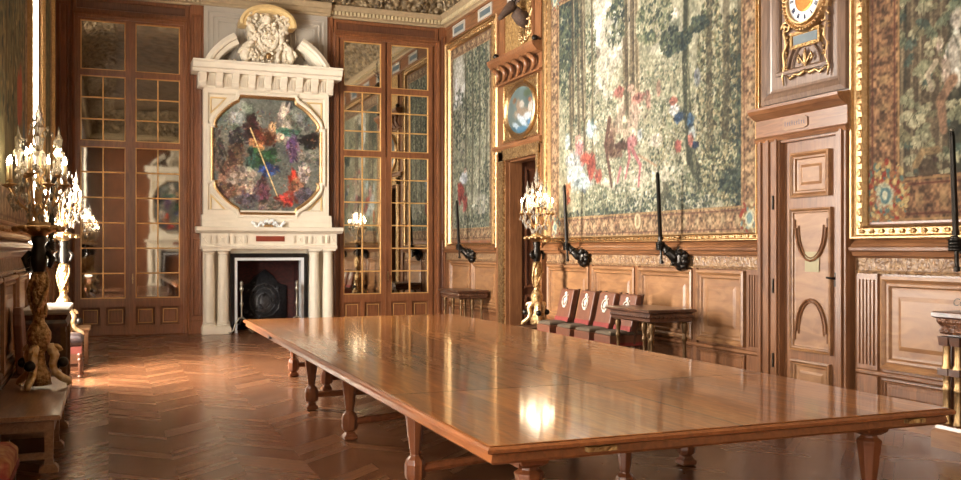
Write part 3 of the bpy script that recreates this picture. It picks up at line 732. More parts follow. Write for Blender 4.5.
# same fireplace and overmantel at the back end of the hall (seen in the mirrors)
c2 = copy_tree(fp, None, (3.1, YB, 0), PI, 'matching cream fireplace at the opposite end, seen only in the mirror panes')
c2 = copy_tree(om, None, (3.1, YB, 2.21), PI, 'matching overmantel at the opposite end, seen only in the mirror panes')
#PART2
# ================================================================== RIGHT-HAND DOORS
# tall panelled door with clock panel above
r = thing('door_3', None, None, TR(7.68, 0, 0), kind='structure')
m = MB(TR)
m.box(7.66, 7.81, 0, 3.0, 0, .12); m.box(8.70, 9.09, 0, 3.0, 0, .12)
m.box(7.81, 8.70, 2.95, 3.02, 0, .1)
for a, b in ((7.70, 7.74), (8.72, 8.75), (8.86, 8.92), (9.0, 9.04)): m.box(a, b, 0, 3.0, .12, .145)
build(m, 'door_casing', M['oak'], r, bevel=.006)
m = MB(TR); m.strip(7.64, 9.11, [(2.98, 0), (2.98, .13), (3.02, .15), (3.05, .12), (3.24, .12), (3.26, .16), (3.30, .22), (3.34, .25), (3.37, .25), (3.39, .1), (3.39, 0)]); build(m, 'lintel', M['oakh'], r)
m = MB(TR); m.poly([(8.22, 3.10), (8.27, 3.08), (8.58, 3.08), (8.63, 3.10), (8.63, 3.19), (8.58, 3.21), (8.27, 3.21), (8.22, 3.19)], .12, .135); o = build(m, 'name_plate', M['oakpale'], r)
m = MB(TR)
for k in range(9): u = 8.58 - k * .038; m.box(u - .003, u + .003, 3.125, 3.165 if k % 3 else 3.18, .135, .137); m.box(u - .014, u + .003, 3.125 + .03 * (k % 2), 3.13 + .03 * (k % 2), .135, .137)
build(m, 'lettering', M['ink'], o)
lf = build(MB(TR).box(7.81, 8.70, 0, 2.95, 0, .045), 'door_leaf', M['oak'], r)
y0, y1 = 7.81, 8.70
pan(TR, y0 + .14, y1 - .14, 2.32, 2.82, 'upper_panel', M['oakpale'], lf, 1.2, .9, .045)
pan(TR, y0 + .14, y1 - .14, .14, .52, 'lower_panel', M['oakpale'], lf, 1.0, .8, .045)
pan(TR, y0 + .12, y1 - .12, .62, 2.2, 'middle_panel', M['oakpale'], lf, .8, .7, .045, raised=False)
ym = (y0 + y1) / 2
m = MB(TR)
for zc, sg in ((2.08, -1), (.74, 1)):
    P = [(ym - .26, zc, .06), (ym - .26, zc + sg * .1, .06)] + [(ym - .235 * math.cos(t / 12 * PI), zc + sg * (.1 + .36 * math.sin(t / 12 * PI)), .065) for t in range(13)] + [(ym + .26, zc + sg * .1, .06), (ym + .26, zc, .06)]
    m.tube(P, .013, 6); m.tube([(p[0] * .84 + ym * .16, p[1] - sg * .03, .06) for p in P[2:-2]], .008, 6)
build(m, 'arched_moulding', M['oak'], lf)
m = MB(TR); m.box(ym - .13, ym + .09, 1.5, 1.72, .057, .06); build(m, 'worn_painted_patch', plain('faded_green_paint', (150, 138, 104), .6), lf, label='faded square of old green-grey paint')
m = MB(TR); m.box(7.86, 7.9, 1.35, 1.5, .045, .055); m.tube([(7.88, 1.44, .05), (7.88, 1.44, .1), (7.96, 1.445, .105)], .012, 6); build(m, 'door_handle', M['bronze'], lf)
m = MB(TR)
for z in (.4, 1.25, 2.2): m.lathe(8.86, 0, [(0, 0)]) if 0 else m.box(8.79, 8.81, z, z + .16, .12, .135)
build(m, 'hinge', M['bronze'], r)

r2 = thing('trim_17', None, None, TR(7.7, 3.4, 0), kind='structure')
m = MB(TR); m.box(7.66, 9.09, 3.39, 6.42, 0, .05); build(m, 'overdoor_board', M['oakgrey'], r2)
m = MB(TR); m.frame(7.70, 9.06, 3.42, 6.4, [(0, .05), (0, .09), (.05, .11), (.1, .09), (.13, .06), (.16, .055)]); build(m, 'overdoor_frame', M['oakgrey'], r2)
m = MB(TR); m.frame(7.95, 8.80, 3.72, 6.1, [(0, .05), (0, .09), (.03, .1), (.05, .08), (.06, .06)]); build(m, 'inner_frame', M['oakgrey'], r2)
m = MB(TR)
m.tube([(8.32 + .30 * math.cos(t / 14 * PI), 3.74 + .36 * math.sin(t / 14 * PI), .07) for t in range(15)], .02, 6)
m.tube([(8.32 + .23 * math.cos(t / 14 * PI), 3.74 + .28 * math.sin(t / 14 * PI), .07) for t in range(15)], .012, 6)
build(m, 'arched_moulding', M['oakgrey'], r2)
m = MB(TR)
m.ball((8.32, 3.86, .08), (.025, .11, .02), 8, 6)
for sg in (1, -1):
    m.tube([(8.32 + sg * a, b, .08) for a, b in ((.01, 3.78), (.05, 3.83), (.1, 3.9), (.12, 3.85), (.09, 3.81))], .014, 6)
    m.tube([(8.32 + sg * a, b, .08) for a, b in ((0, 3.72), (.08, 3.68), (.16, 3.7), (.24, 3.66), (.3, 3.7))], [.02, .025, .015, .02, .008], 6)
    m.tube([(8.32 + sg * a, b, .08) for a, b in ((.24, 4.22), (.33, 4.28), (.34, 4.18), (.30, 4.05), (.36, 3.95), (.33, 3.82), (.37, 3.7), (.35, 3.6))], [.02, .024, .02, .026, .018, .022, .016, .008], 6)
    spiral(m, 8.32 + sg * .3, 4.24, .08, 1.3, sg, .085, .018)
    for k in range(10): m.ball((8.32 + sg * random.uniform(.28, .38), random.uniform(3.65, 4.2), .08), .022, 6, 4, .5)
build(m, 'gilt_scrollwork', M['gold'], r2, smooth=True)
m = MB(TR); m.frame(8.075, 8.545, 3.98, 4.16, [(0, .05), (0, .1), (.03, .1), (.035, .085)], fill=True); o = build(m, 'plaque_frame', M['goldd'], r2)
build(MB(TR).box(8.12, 8.50, 4.02, 4.12, .085, .09), 'plaque', M['slate'], o)

YC8 = 8.30
ck = thing('wall_clock', 'round gilt wall clock with white enamel numeral ring above the narrow panelled door', 'clock', TR(8.36, 4.50, 0))
Yc, Zc = 8.28, 4.50
def disc(prof, n=40):
    m = MB(TR); m.loft([[(Yc + r_ * math.cos(2 * PI * i / n), Zc + r_ * math.sin(2 * PI * i / n), h) for i in range(n)] for r_, h in prof]); return m
m = disc([(.37, .05), (.37, .1), (.35, .13), (.30, .12), (.28, .15), (.265, .15), (.26, .11), (.26, .06)]); 
for k in range(44): m.ball((Yc + .335 * math.cos(k / 44 * 2 * PI), Zc + .335 * math.sin(k / 44 * 2 * PI), .13), .022, 6, 4)
build(m, 'gilt_rim', M['gold'], ck)
build(disc([(.262, .06), (.262, .115), (.15, .12)]), 'numeral_ring', M['dial'], ck)
build(disc([(.15, .1), (.15, .125), (.13, .13), (.02, .13)]), 'dial_centre', M['copper'], ck)
m = MB(TR); GL = {'I': [((0, -1), (0, 1))], 'V': [((-.5, 1), (0, -1)), ((0, -1), (.5, 1))], 'X': [((-.5, 1), (.5, -1)), ((-.5, -1), (.5, 1))]}
for hnum, s_ in enumerate(['XII', 'I', 'II', 'III', 'IIII', 'V', 'VI', 'VII', 'VIII', 'IX', 'X', 'XI']):
    th = -hnum * PI / 6   # clockwise as seen from the room, where Y grows to the left
    W_ = [(.8 if ch != 'I' else .5) for ch in s_]; x = -sum(W_) / 2
    for ch, wd in zip(s_, W_):
        for (xa, ya), (xb, yb) in GL[ch]:
            pts = []
            for xx, yy in ((xa * .7 + x + wd / 2, ya), (xb * .7 + x + wd / 2, yb)):
                X_, Y_ = xx * .022, .205 + yy * .026
                X2 = X_ * math.cos(th) - Y_ * math.sin(th); Y2 = X_ * math.sin(th) + Y_ * math.cos(th)
                pts.append((Yc - X2, Zc + Y2, .12))
            m.tube(pts, .0042, 4)
        x += wd
build(m, 'numerals', M['ink'], ck)
m = MB(TR); m.box(Yc - .008, Yc + .008, Zc - .02, Zc + .16, .132, .138); build(m, 'minute_hand', M['ink'], ck)
m = MB(TR); m.box(Yc - .1, Yc + .02, Zc - .008, Zc + .008, .132, .137); build(m, 'hour_hand', M['ink'], ck)

# open doorway with oval overdoor painting
r = thing('door_4', None, None, TR(15.1, 0, 0), kind='structure')
m = MB(TR)
m.box(15.05, 15.22, 0, 3.62, 0, .1); m.box(16.71, 17.2, 0, 3.62, 0, .08); m.box(15.22, 16.71, 3.45, 3.72, 0, .08)
m.box(DY1 - .03, DY1, 0, 3.45, -.25, 0); m.box(DY0, DY0 + .03, 0, 3.45, -.25, 0); m.box(DY0, DY1, 3.42, 3.45, -.25, 0)
build(m, 'door_casing', M['oak'], r)
m = MB(TR)
m.box(16.74, 16.97, 0, 3.62, .08, .13); m.box(15.1, 15.2, 0, 3.62, .1, .15); m.box(15.1, 16.97, 3.45, 3.66, .08, .13)
build(m, 'carved_gilt_surround', M['goldc'], r)
m = MB(TR); m.strip(15.04, 17.22, [(3.66, 0), (3.66, .12), (3.7, .15), (3.74, .15), (3.77, .08), (3.77, 0)]); build(m, 'lintel', M['oakh'], r)
m = MB(TR); m.box(15.04, 17.2, 3.77, 6.42, 0, .05); build(m, 'overdoor_board', M['oak'], r)
m = MB(TR); m.strip(15.06, 17.2, [(4.92, .05), (4.92, .14), (4.95, .14), (4.96, .08), (5.24, .08), (5.27, .19), (5.32, .24), (5.36, .27), (5.42, .28), (5.44, .1), (5.44, .05)]); build(m, 'entablature', M['oak'], r)
for k in range(6):
    u = 15.30 + k * .33
    P = [(u + .10 - .17 * math.sin(t / 8 * PI), 5.24 - .27 * t / 8, .13 + .07 * (1 - t / 8)) for t in range(9)]
    build(MB(TR).tube(P, [.05, .05, .048, .045, .042, .038, .034, .03, .02], 8), 'shell_corbel', M['oak'], r, smooth=True)
m = MB(TR); m.frame(15.1, 15.5, 5.5, 6.4, [(0, .05), (0, .09), (.04, .09), (.05, .06)]); m.frame(16.75, 17.15, 5.5, 6.4, [(0, .05), (0, .09), (.04, .09), (.05, .06)]); build(m, 'upper_moulding', M['oak'], r)
m = MB(TR); m.box(15.5, 16.75, 5.46, 6.38, .05, .07); build(m, 'carved_gilt_field', M['goldd'], r)
# inner leaf standing open along the far jamb
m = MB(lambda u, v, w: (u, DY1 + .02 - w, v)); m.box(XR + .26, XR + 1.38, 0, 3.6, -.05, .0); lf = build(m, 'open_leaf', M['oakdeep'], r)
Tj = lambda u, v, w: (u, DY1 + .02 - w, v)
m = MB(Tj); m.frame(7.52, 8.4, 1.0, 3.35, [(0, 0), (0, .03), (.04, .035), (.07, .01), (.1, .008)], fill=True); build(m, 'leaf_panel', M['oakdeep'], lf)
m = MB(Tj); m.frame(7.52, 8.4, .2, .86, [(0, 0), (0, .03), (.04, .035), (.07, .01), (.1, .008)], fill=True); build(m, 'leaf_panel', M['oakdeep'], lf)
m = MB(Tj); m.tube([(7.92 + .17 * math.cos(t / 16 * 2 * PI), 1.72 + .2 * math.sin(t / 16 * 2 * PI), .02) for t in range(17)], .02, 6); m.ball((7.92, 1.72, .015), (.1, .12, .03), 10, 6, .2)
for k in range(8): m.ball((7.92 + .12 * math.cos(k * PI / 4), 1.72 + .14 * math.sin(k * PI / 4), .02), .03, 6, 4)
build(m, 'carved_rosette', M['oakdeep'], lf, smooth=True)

op = thing('oval_painting', 'oval painting of two seated figures in white and blue above the open doorway', 'painting', TR(16.1, 3.85, 0))
m = MB(TR); m.frame(15.22, 16.82, 3.80, 4.90, [(0, .05), (0, .09), (.03, .1), (.05, .08), (.051, .06)], fill=True); build(m, 'carved_spandrels', M['goldc'], op)
oy, oz, orx, orz = 15.98, 4.33, .64, .46
OV = [(oy + orx * math.cos(t / 48 * 2 * PI), oz + orz * math.sin(t / 48 * 2 * PI)) for t in range(48)]
m = MB(TR); m.sweep(OV, [(-.06, .07), (-.06, .12), (-.03, .14), (0, .11), (.02, .10), (.03, .085)])
for z, s_ in ((oz + orz + .06, 1), (oz - orz - .06, -1)): m.box(oy - .2, oy + .2, z - .03, z + .03, .06, .12)
for z, s_ in ((oy + orx + .06, 1), (oy - orx - .06, -1)): m.box(z - .04, z + .04, oz - .18, oz + .18, .06, .12)
build(m, 'oval_frame', M['gold'], op)
c = Canvas(oy - orx, oy + orx, oz - orz, oz + orz, .012, .012, 5)
n = c.noise(.3, 3)[..., None]; c.C[:] = np.array((70, 84, 84)) * (1 - n) + np.array((112, 132, 130)) * n
def oe(u, v, ru, rv, col, rot=0):
    a, b = rw(u, v, .09); c.ell(a, b, abs(rw(u + ru, v, .09)[0] - a), rv * .0177, col, .92, rot, .3, .4)
for q in [(521, 113, 10, 7, (150, 132, 112)), (518, 106, 3, 9, (158, 134, 112)), (514, 101, 2.2, 3.5, (120, 84, 58)), (521, 104, 3, 5, (196, 186, 172)), (530, 106, 3, 8, (206, 190, 178)), (529, 99, 2, 3.2, (150, 100, 70)),
          (522, 121, 8, 5, (196, 210, 222), .5), (516, 127, 5, 4, (184, 200, 214), .4), (527, 116, 5, 5, (206, 214, 220)), (530, 121, 5, 4, (84, 128, 168)), (521, 129, 7, 4, (64, 112, 142)), (513, 130, 3, 3, (58, 96, 110)), (527, 92, 5, 5, (78, 92, 70)), (534, 96, 2, 10, (66, 80, 64))]: oe(*q)
c.obj('picture', M['paint'], TR, .088, op, .6, inside_poly(OV))

# stag head with gilt trophy above the doorway
TD0 = TR
TR = lambda u, v, w: TD0(15.8 + (u - 16.0) * .8, 5.46 + (v - 5.46) * .86 + .08, w * .62)
dh = thing('stag_head_trophy', 'mounted stag head with antlers on a gilt carved trophy above the open doorway', 'trophy', (XR - .05, 15.8, 5.46))
m = MB(TR)
m.tube([(16.0, 5.95, .07), (16.02, 6.0, .3), (16.04, 6.12, .45)], [.2, .17, .14], 12)
build(m, 'neck', M['fur'], dh, smooth=True)
m = MB(TR)
m.tube([(16.04, 6.26, .42), (16.06, 6.22, .55), (16.08, 6.1, .72), (16.1, 5.98, .86), (16.1, 5.94, .92)], [.1, .13, .10, .065, .045], 12)
for sg in (1, -1):
    m.tube([(16.04 + sg * .1, 6.28, .45), (16.06 + sg * .22, 6.32, .44), (16.06 + sg * .3, 6.3, .42)], [.03, .05, .01], 8)
build(m, 'head', M['fur'], dh, smooth=True)
for sg in (1, -1):
    m = MB(TR); A = [(16.04 + sg * .06, 6.32, .45), (16.04 + sg * .16, 6.5, .5), (16.04 + sg * .34, 6.68, .52), (16.04 + sg * .38, 6.95, .5), (16.04 + sg * .3, 7.1, .5)]
    m.tube(A, [.03, .028, .024, .02, .008], 7)
    for p, q in ((A[1], (sg * .04, .12, .22)), (A[2], (sg * .2, .12, .1)), (A[3], (sg * .16, .12, 0))): m.tube([p, (p[0] + q[0] * .6, p[1] + q[1] * .3, p[2] + q[2] * .6), (p[0] + q[0], p[1] + q[1], p[2] + q[2])], [.02, .015, .005], 6)
    build(m, 'antler', M['bronze'], dh, smooth=True)
m = MB(TR)
for sg in (1, -1):
    m.tube([(15.95 + sg * a, b, .12) for a, b in ((.0, 5.5), (.12, 5.6), (.1, 5.75), (.22, 5.85), (.2, 6.0), (.32, 6.1), (.28, 6.25))], [.05, .06, .04, .06, .04, .05, .02], 8)
    spiral(m, 15.95 + sg * .2, 5.62, .12, 1.5, sg, .14, .03)
    for k in range(22): m.ball((15.95 + sg * random.uniform(0, .35), random.uniform(5.5, 6.3), .12 + random.uniform(0, .06)), random.uniform(.02, .05), 6, 4, .5)
build(m, 'gilt_carving', M['gold'], dh, smooth=True)
TR = TD0
for yk in (17.0, 15.2): build(MB(TR).ball((yk, 5.5, .16), .06, 10, 6), 'corner_knob', M['bronze'], dh, smooth=True)

# ================================================================== TAPESTRIES
GF = [(-.02, 0), (-.02, .06), (0, .09), (.02, .09), (.03, .06), (.05, .05), (.13, .05), (.14, .08), (.16, .09), (.18, .05), (.19, .02)]
def framed(name, label, T, Y0, Y1, Z0, Z1, wid=(.08, .26, .09, .2), group=None):      # wid = widths at (Y0 side, Y1 side, bottom, top)
    t = thing(name, label, 'tapestry', T(Y0, Z0, 0), group)
    wa, wb, wc, wd = [q / .19 for q in wid]
    L = [[(Y0 + d * wa, Z0 + d * wc, h), (Y1 - d * wb, Z0 + d * wc, h), (Y1 - d * wb, Z1 - d * wd, h), (Y0 + d * wa, Z1 - d * wd, h)] for d, h in GF]
    m = MB(T); m.loft(L, cap=False)
    sp = .13
    def leaf(u, v, vert, s_):
        s_ *= .19
        if vert: m.ball((u, v, .055), (s_, sp * .36, .02), 6, 4, .2)
        else: m.ball((u, v, .055), (sp * .36, s_, .02), 6, 4, .2)
    k = int((Z1 - Z0) / sp)
    for i in range(1, k):
        z = Z0 + (Z1 - Z0) * i / k; leaf(Y0 + wid[0] * .48, z, 1, wid[0]); leaf(Y1 - wid[1] * .48, z, 1, wid[1])
    k = int((Y1 - Y0) / sp)
    for i in range(1, k): u = Y0 + (Y1 - Y0) * i / k; leaf(u, Z0 + wid[2] * .48, 0, wid[2]); leaf(u, Z1 - wid[3] * .48, 0, wid[3])
    build(m, 'carved_gilt_frame', M['gold'], t)
    return t
SAGE = [(118, 124, 92), (150, 150, 112), (92, 102, 78), (170, 164, 126), (70, 84, 72), (188, 180, 146), (104, 116, 104)]
BORD = [(122, 98, 80), (160, 138, 110), (172, 148, 108), (98, 66, 54), (196, 180, 148)]
ZT = 6.40
def rel(u, v, ru, rv):
    a, b = rw(u, v); return a, b, abs(rw(u + ru, v)[0] - rw(u - ru, v)[0]) / 2, rv * 0 + abs(rw(u, v - rv)[1] - rw(u, v + rv)[1]) / 2

# --- large hunting tapestry
t = framed('tapestry', 'large woodland hunting tapestry with riders, between the open doorway and the narrow door', TR, 9.10, 15.05, 1.86, ZT)
c = Canvas(9.16, 14.83, 1.94, 6.24, .0135, .0115, 11)
n = c.noise(.9, 4)[..., None]; n2 = c.noise(.08, 3)[..., None]
c.C[:] = (np.array((128, 130, 98)) * (1 - n) + np.array((192, 182, 146)) * n) * (.78 + .44 * n2)
def E_(u, v, ru, rv, col, al=.92, rot=0, rough=.3): a, b, x, y = rel(u, v, ru, rv); c.fig(a, b, x, y, [q * .9 + 10 for q in col], al, rot, rough, .35)
def L_(pts, w0, w1, col, al=.95): c.line([rw(u, v) for u, v in pts], w0, w1, col, al)
def D_(u, v, ru, rv, n, size, cols, al=.85): a, b, x, y = rel(u, v, ru, rv); c.dabs(a, b, x, y, n, size, cols, al, True)
GRN = [(96, 108, 78), (126, 130, 94), (156, 152, 112), (70, 84, 72), (176, 168, 130)]
DKG = [(58, 74, 68), (78, 92, 76), (46, 64, 66), (104, 112, 84), (90, 96, 70)]
OLV = [(128, 118, 80), (156, 142, 98), (96, 92, 62), (182, 166, 120), (70, 72, 54)]
# sky opening and distant hillside
E_(612, 25, 30, 55, (206, 198, 170), .9); E_(600, 75, 24, 30, (196, 188, 156), .8); E_(668, 40, 20, 40, (190, 182, 152), .6); E_(640, 75, 40, 20, (170, 164, 124), .6)
for k in range(5): L_([(585, 125 - k * 9), (625, 92 - k * 8), (690, 78 - k * 6)], .05, .03, (140, 138, 106), .5)
D_(640, 100, 90, 26, 900, .035, GRN + [(196, 188, 150)], .6)
D_(620, 150, 60, 55, 1500, .03, [(196, 190, 158), (166, 160, 124), (126, 128, 98), (210, 200, 170), (104, 110, 86)], .7)
D_(690, 150, 40, 50, 1200, .03, OLV + GRN, .75); D_(735, 120, 16, 110, 2600, .035, OLV + DKG, .85); D_(712, 80, 14, 90, 1500, .035, OLV + GRN, .8)
D_(660, 195, 70, 28, 1300, .03, GRN + [(188, 182, 150)], .7)
# left grove
D_(570, 40, 14, 60, 1500, .04, DKG + GRN, .9); D_(590, 55, 8, 45, 500, .035, GRN, .9); D_(578, 110, 12, 60, 800, .035, GRN + [(180, 170, 130)], .8)
for u0, u1, w_ in ((571, 573, .08), (579, 581, .07), (585, 586, .05), (593, 594, .04)): L_([(u0, -10), (u0 + 1, 80), (u1, 160)], w_, w_, (104, 92, 70), .85); L_([(u0 + 1.2, -10), (u1 + 1, 160)], w_ * .3, w_ * .3, (160, 146, 108), .7)
D_(568, 30, 12, 40, 500, .05, DKG, .85)
# central trees
for u0, u1, w_ in ((626, 628, .08), (633, 634, .07), (638, 640, .05)): L_([(u0, -20), (u0 + .5, 50), (u1, 105)], w_, w_ * 1.2, (122, 106, 78), .9); L_([(u0 + 1, -20), (u1 + 1, 105)], .02, .02, (176, 158, 118), .7)
D_(618, 22, 12, 24, 420, .045, DKG + GRN, .9); D_(655, 18, 18, 26, 600, .045, GRN, .85); D_(672, 42, 10, 14, 200, .04, DKG, .9)
# trees on the right
L_([(688, -20), (687, 60), (689, 110), (693, 160), (702, 178)], .07, .14, (74, 78, 60), .95); L_([(690, -20), (690, 110), (697, 170)], .02, .04, (140, 134, 98), .6)
for u0, u1, w_ in ((711, 713, .07), (728, 726, .08), (742, 740, .06)): L_([(u0, -20), (u0, 80), (u1, 190)], w_, w_ * 1.3, (96, 86, 62), .6)
D_(685, 40, 8, 10, 120, .045, DKG, .9); D_(700, 25, 10, 8, 90, .045, DKG, .9)
D_(722, 170, 20, 30, 900, .03, OLV + GRN, .85); E_(735, 178, 16, 12, (70, 84, 70), .8); D_(735, 185, 16, 8, 200, .03, DKG, .8); L_([(742, 155), (747, 130), (750, 110)], .05, .02, (180, 164, 124), .8)
D_(652, 205, 60, 10, 500, .03, DKG + [(196, 190, 164)], .7); L_([(660, 210), (668, 190), (664, 178)], .12, .03, (104, 100, 76), .8); L_([(668, 196), (684, 206), (700, 212)], .05, .02, (96, 96, 74), .7)
D_(600, 200, 24, 14, 300, .03, GRN, .7)
D_(660, 150, 90, 90, 3800, .02, GRN + DKG + [(206, 198, 168), (190, 180, 146)], .42)
D_(600, 120, 45, 110, 2200, .02, GRN + DKG + [(200, 192, 160)], .35)
for u0, u1, w_ in ((574, 575, .06), (583, 585, .06), (628, 630, .07), (635, 636, .06)): L_([(u0, -20), (u0 + .5, 60), (u1, 118)], w_, w_, (92, 80, 60), .75); L_([(u0 + 1, -20), (u1 + 1, 118)], .018, .018, (184, 168, 128), .7)
D_(640, 178, 40, 12, 160, .05, [(206, 196, 164), (186, 176, 144)], .6); D_(610, 60, 12, 40, 140, .06, [(204, 198, 172), (190, 184, 154)], .7); D_(590, 215, 30, 5, 120, .04, DKG, .8); D_(745, 120, 6, 100, 420, .04, DKG, .8)
# riders and horse
E_(622, 116, 5, 22, (196, 172, 138)); E_(636, 112, 6, 24, (186, 158, 128)); E_(614, 132, 5, 14, (176, 146, 110)); E_(628, 128, 10, 12, (200, 178, 140))
E_(620, 92, 6, 6, (174, 96, 80), .85); E_(640, 98, 7, 6, (170, 104, 88), .8); E_(632, 88, 4, 4, (202, 162, 128))
L_([(611, 120), (607, 145), (611, 170), (613, 186)], .07, .035, (110, 78, 62)); E_(612, 146, 4, 16, (120, 86, 66)); E_(623, 145, 9, 5, (92, 62, 50)); E_(618, 152, 8, 6, (126, 90, 68), .8)
L_([(630, 140), (631, 158), (627, 178)], .05, .03, (176, 104, 100)); L_([(634, 150), (642, 165), (640, 186)], .05, .03, (182, 108, 106)); E_(634, 142, 5, 8, (186, 116, 110)); L_([(622, 168), (619, 182)], .04, .03, (186, 112, 110)); L_([(640, 155), (658, 166)], .025, .02, (166, 134, 100))
E_(641, 135, 3, 6, (180, 186, 178)); E_(650, 100, 3, 12, (178, 122, 100), .7); E_(660, 88, 2.5, 9, (174, 126, 100), .7); E_(648, 118, 4, 7, (160, 150, 112))
E_(658, 140, 7, 9, (200, 188, 156), .8)
# woman in white and red at left
E_(577, 172, 10, 20, (176, 186, 176)); E_(574, 160, 7, 10, (190, 190, 176)); D_(577, 172, 9, 18, 40, .035, [(150, 160, 152), (204, 206, 192), (130, 144, 140)], .7); E_(585, 183, 9, 9, (176, 194, 188)); E_(593, 166, 5, 14, (164, 70, 54), .95, .3); D_(592, 166, 5, 12, 16, .03, [(130, 50, 42), (196, 104, 80)], .7); E_(587, 158, 6, 7, (196, 84, 62)); E_(581, 148, 5, 9, (200, 132, 122)); E_(579, 139, 3.5, 4.5, (204, 156, 130))
E_(600, 176, 4, 8, (180, 80, 62), .8); E_(569, 190, 3.5, 9, (206, 120, 68)); E_(569, 200, 3, 5, (176, 90, 60)); E_(592, 130, 5, 10, (166, 188, 184)); E_(597, 138, 3, 9, (190, 180, 150)); E_(569, 141, 3, 8, (170, 190, 184), .8)
# blue figures at right
E_(676, 110, 6, 7, (206, 204, 190)); E_(681, 117, 6, 6, (46, 74, 102)); E_(675, 101, 5, 5, (186, 108, 84)); E_(692, 120, 4, 8, (64, 96, 122)); E_(694, 133, 4, 8, (178, 186, 176)); E_(697, 145, 3.5, 4, (44, 62, 92)); E_(680, 146, 4, 7, (184, 92, 78)); E_(692, 140, 3, 7, (182, 104, 84)); E_(699, 78, 4, 10, (120, 124, 126), .7)
c.weave(.2, .32)
c.border(9.16, 14.83, 1.94, 6.24, BORD, .34)
for a, b in ((9.34, 2.12), (14.64, 2.12), (9.34, 6.05), (14.64, 6.05)):
    c.ell(a, b, .2, .2, (134, 112, 84), .9); c.dabs(a, b, .2, .2, 90, .03, [(110, 130, 130), (190, 176, 140), (140, 70, 58)], .9, True); c.ell(a, b, .1, .12, (196, 196, 172), .95); c.ell(a, b, .06, .07, (120, 140, 140), .9)
a, b = rw(639, 221); c.ell(a, b, .13, .16, (96, 70, 54), .9, 0, .05); c.ell(a, b, .11, .14, (200, 186, 154), .95, 0, .1); c.ell(a, b, .05, .09, (150, 130, 104), .9)
c.obj('woven_textile', M['tap'], TR, .035, t, .52, None, .32)
build(MB(TR).box(9.15, 14.96, 1.92, 6.34, .0, .03), 'backing', M['oakdark'], t)

# --- narrow tapestry beside the mirror doors
t = framed('tapestry', 'narrow tall tapestry with a red-robed figure, between the mirror doors and open doorway', TR, 17.2, 20.24, 1.78, ZT, (.26, .3, .1, .2))
c = Canvas(17.38, 20.08, 1.94, 6.24, .018, .014, 21)
n = c.noise(.7, 4)[..., None]; n2 = c.noise(.07, 3)[..., None]
c.C[:] = (np.array((116, 122, 96)) * (1 - n) + np.array((176, 172, 142)) * n) * (.75 + .5 * n2)
E_(460, 78, 6, 34, (206, 202, 180), .9); E_(463, 130, 5, 30, (178, 172, 144), .6)
D_(478, 80, 12, 60, 1500, .04, DKG + GRN, .85); D_(470, 150, 20, 40, 900, .035, GRN, .7)
for u in (466, 473, 480, 487, 492): L_([(u, 20), (u + 1, 120), (u, 220)], .06, .06, (96, 92, 72), .7)
D_(460, 120, 8, 30, 300, .04, DKG, .7); D_(488, 190, 6, 30, 300, .035, DKG, .8)
E_(462, 192, 4, 12, (178, 66, 56)); E_(466, 203, 2.5, 10, (172, 72, 62)); E_(465, 178, 4, 8, (196, 204, 204)); E_(466, 171, 1.6, 3, (196, 156, 130)); E_(482, 205, 9, 12, (196, 190, 164), .8); D_(480, 210, 14, 10, 200, .03, GRN, .7)
D_(474, 222, 20, 8, 260, .03, DKG, .8)
c.weave(.2, .32)
c.border(17.38, 20.08, 1.94, 6.24, BORD, .26)
c.obj('woven_textile', M['tap'], TR, .035, t, .52, None, .32); build(MB(TR).box(17.26, 20.2, 1.82, 6.36, 0, .03), 'backing', M['oakdark'], t)

# --- leafy tapestry at the right edge
t = framed('tapestry', 'leafy tapestry with large vine leaves and pale figure at the right edge of the photo', TR, 1.6, 7.64, 1.86, ZT, (.2, .21, .14, .2))
c = Canvas(1.78, 7.45, 2.02, 6.24, .012, .011, 31)
n = c.noise(.5, 4)[..., None]; n2 = c.noise(.06, 3)[..., None]
c.C[:] = (np.array((54, 54, 40)) * (1 - n) + np.array((98, 90, 66)) * n) * (.75 + .5 * n2)
for u, w_ in ((903, .05), (913, .07), (921, .06), (932, .1), (942, .1)): L_([(u, -20), (u + 1, 60), (u - 1, 120), (u + 2, 190)], w_, w_ * 1.2, (110, 92, 66), .85); L_([(u + 1.5, -20), (u + 1, 190)], .02, .02, (160, 142, 104), .6)
def leafs(a0, a1, b0, b1, n_, cols):
    for _ in range(n_):
        a = c.rng.uniform(a0, a1); b = c.rng.uniform(b0, b1); col = cols[c.rng.integers(len(cols))]; th = c.rng.uniform(-.8, .8) - PI / 2; s_ = c.rng.uniform(.045, .085)
        for k in (-1.0, -.5, 0, .5, 1.0): c.ell(a + s_ * math.cos(th + k), b + s_ * math.sin(th + k), s_ * (.95 - .25 * abs(k)), s_ * .38, col, .9, th + k, .25, .3)
        c.line([(a, b), (a + 2 * s_ * math.cos(th), b + 2 * s_ * math.sin(th))], .006, .004, (90, 86, 60), .7)
leafs(1.9, 7.1, 2.4, 6.2, 1150, [(140, 138, 100), (112, 120, 90), (160, 152, 112), (84, 98, 82), (128, 120, 84), (178, 168, 124)])
E_(930, 170, 14, 16, (98, 76, 50), .9); L_([(918, 165), (925, 152), (940, 150)], .05, .04, (150, 120, 76), .9); L_([(905, 184), (950, 184)], .08, .08, (84, 72, 50), .8)
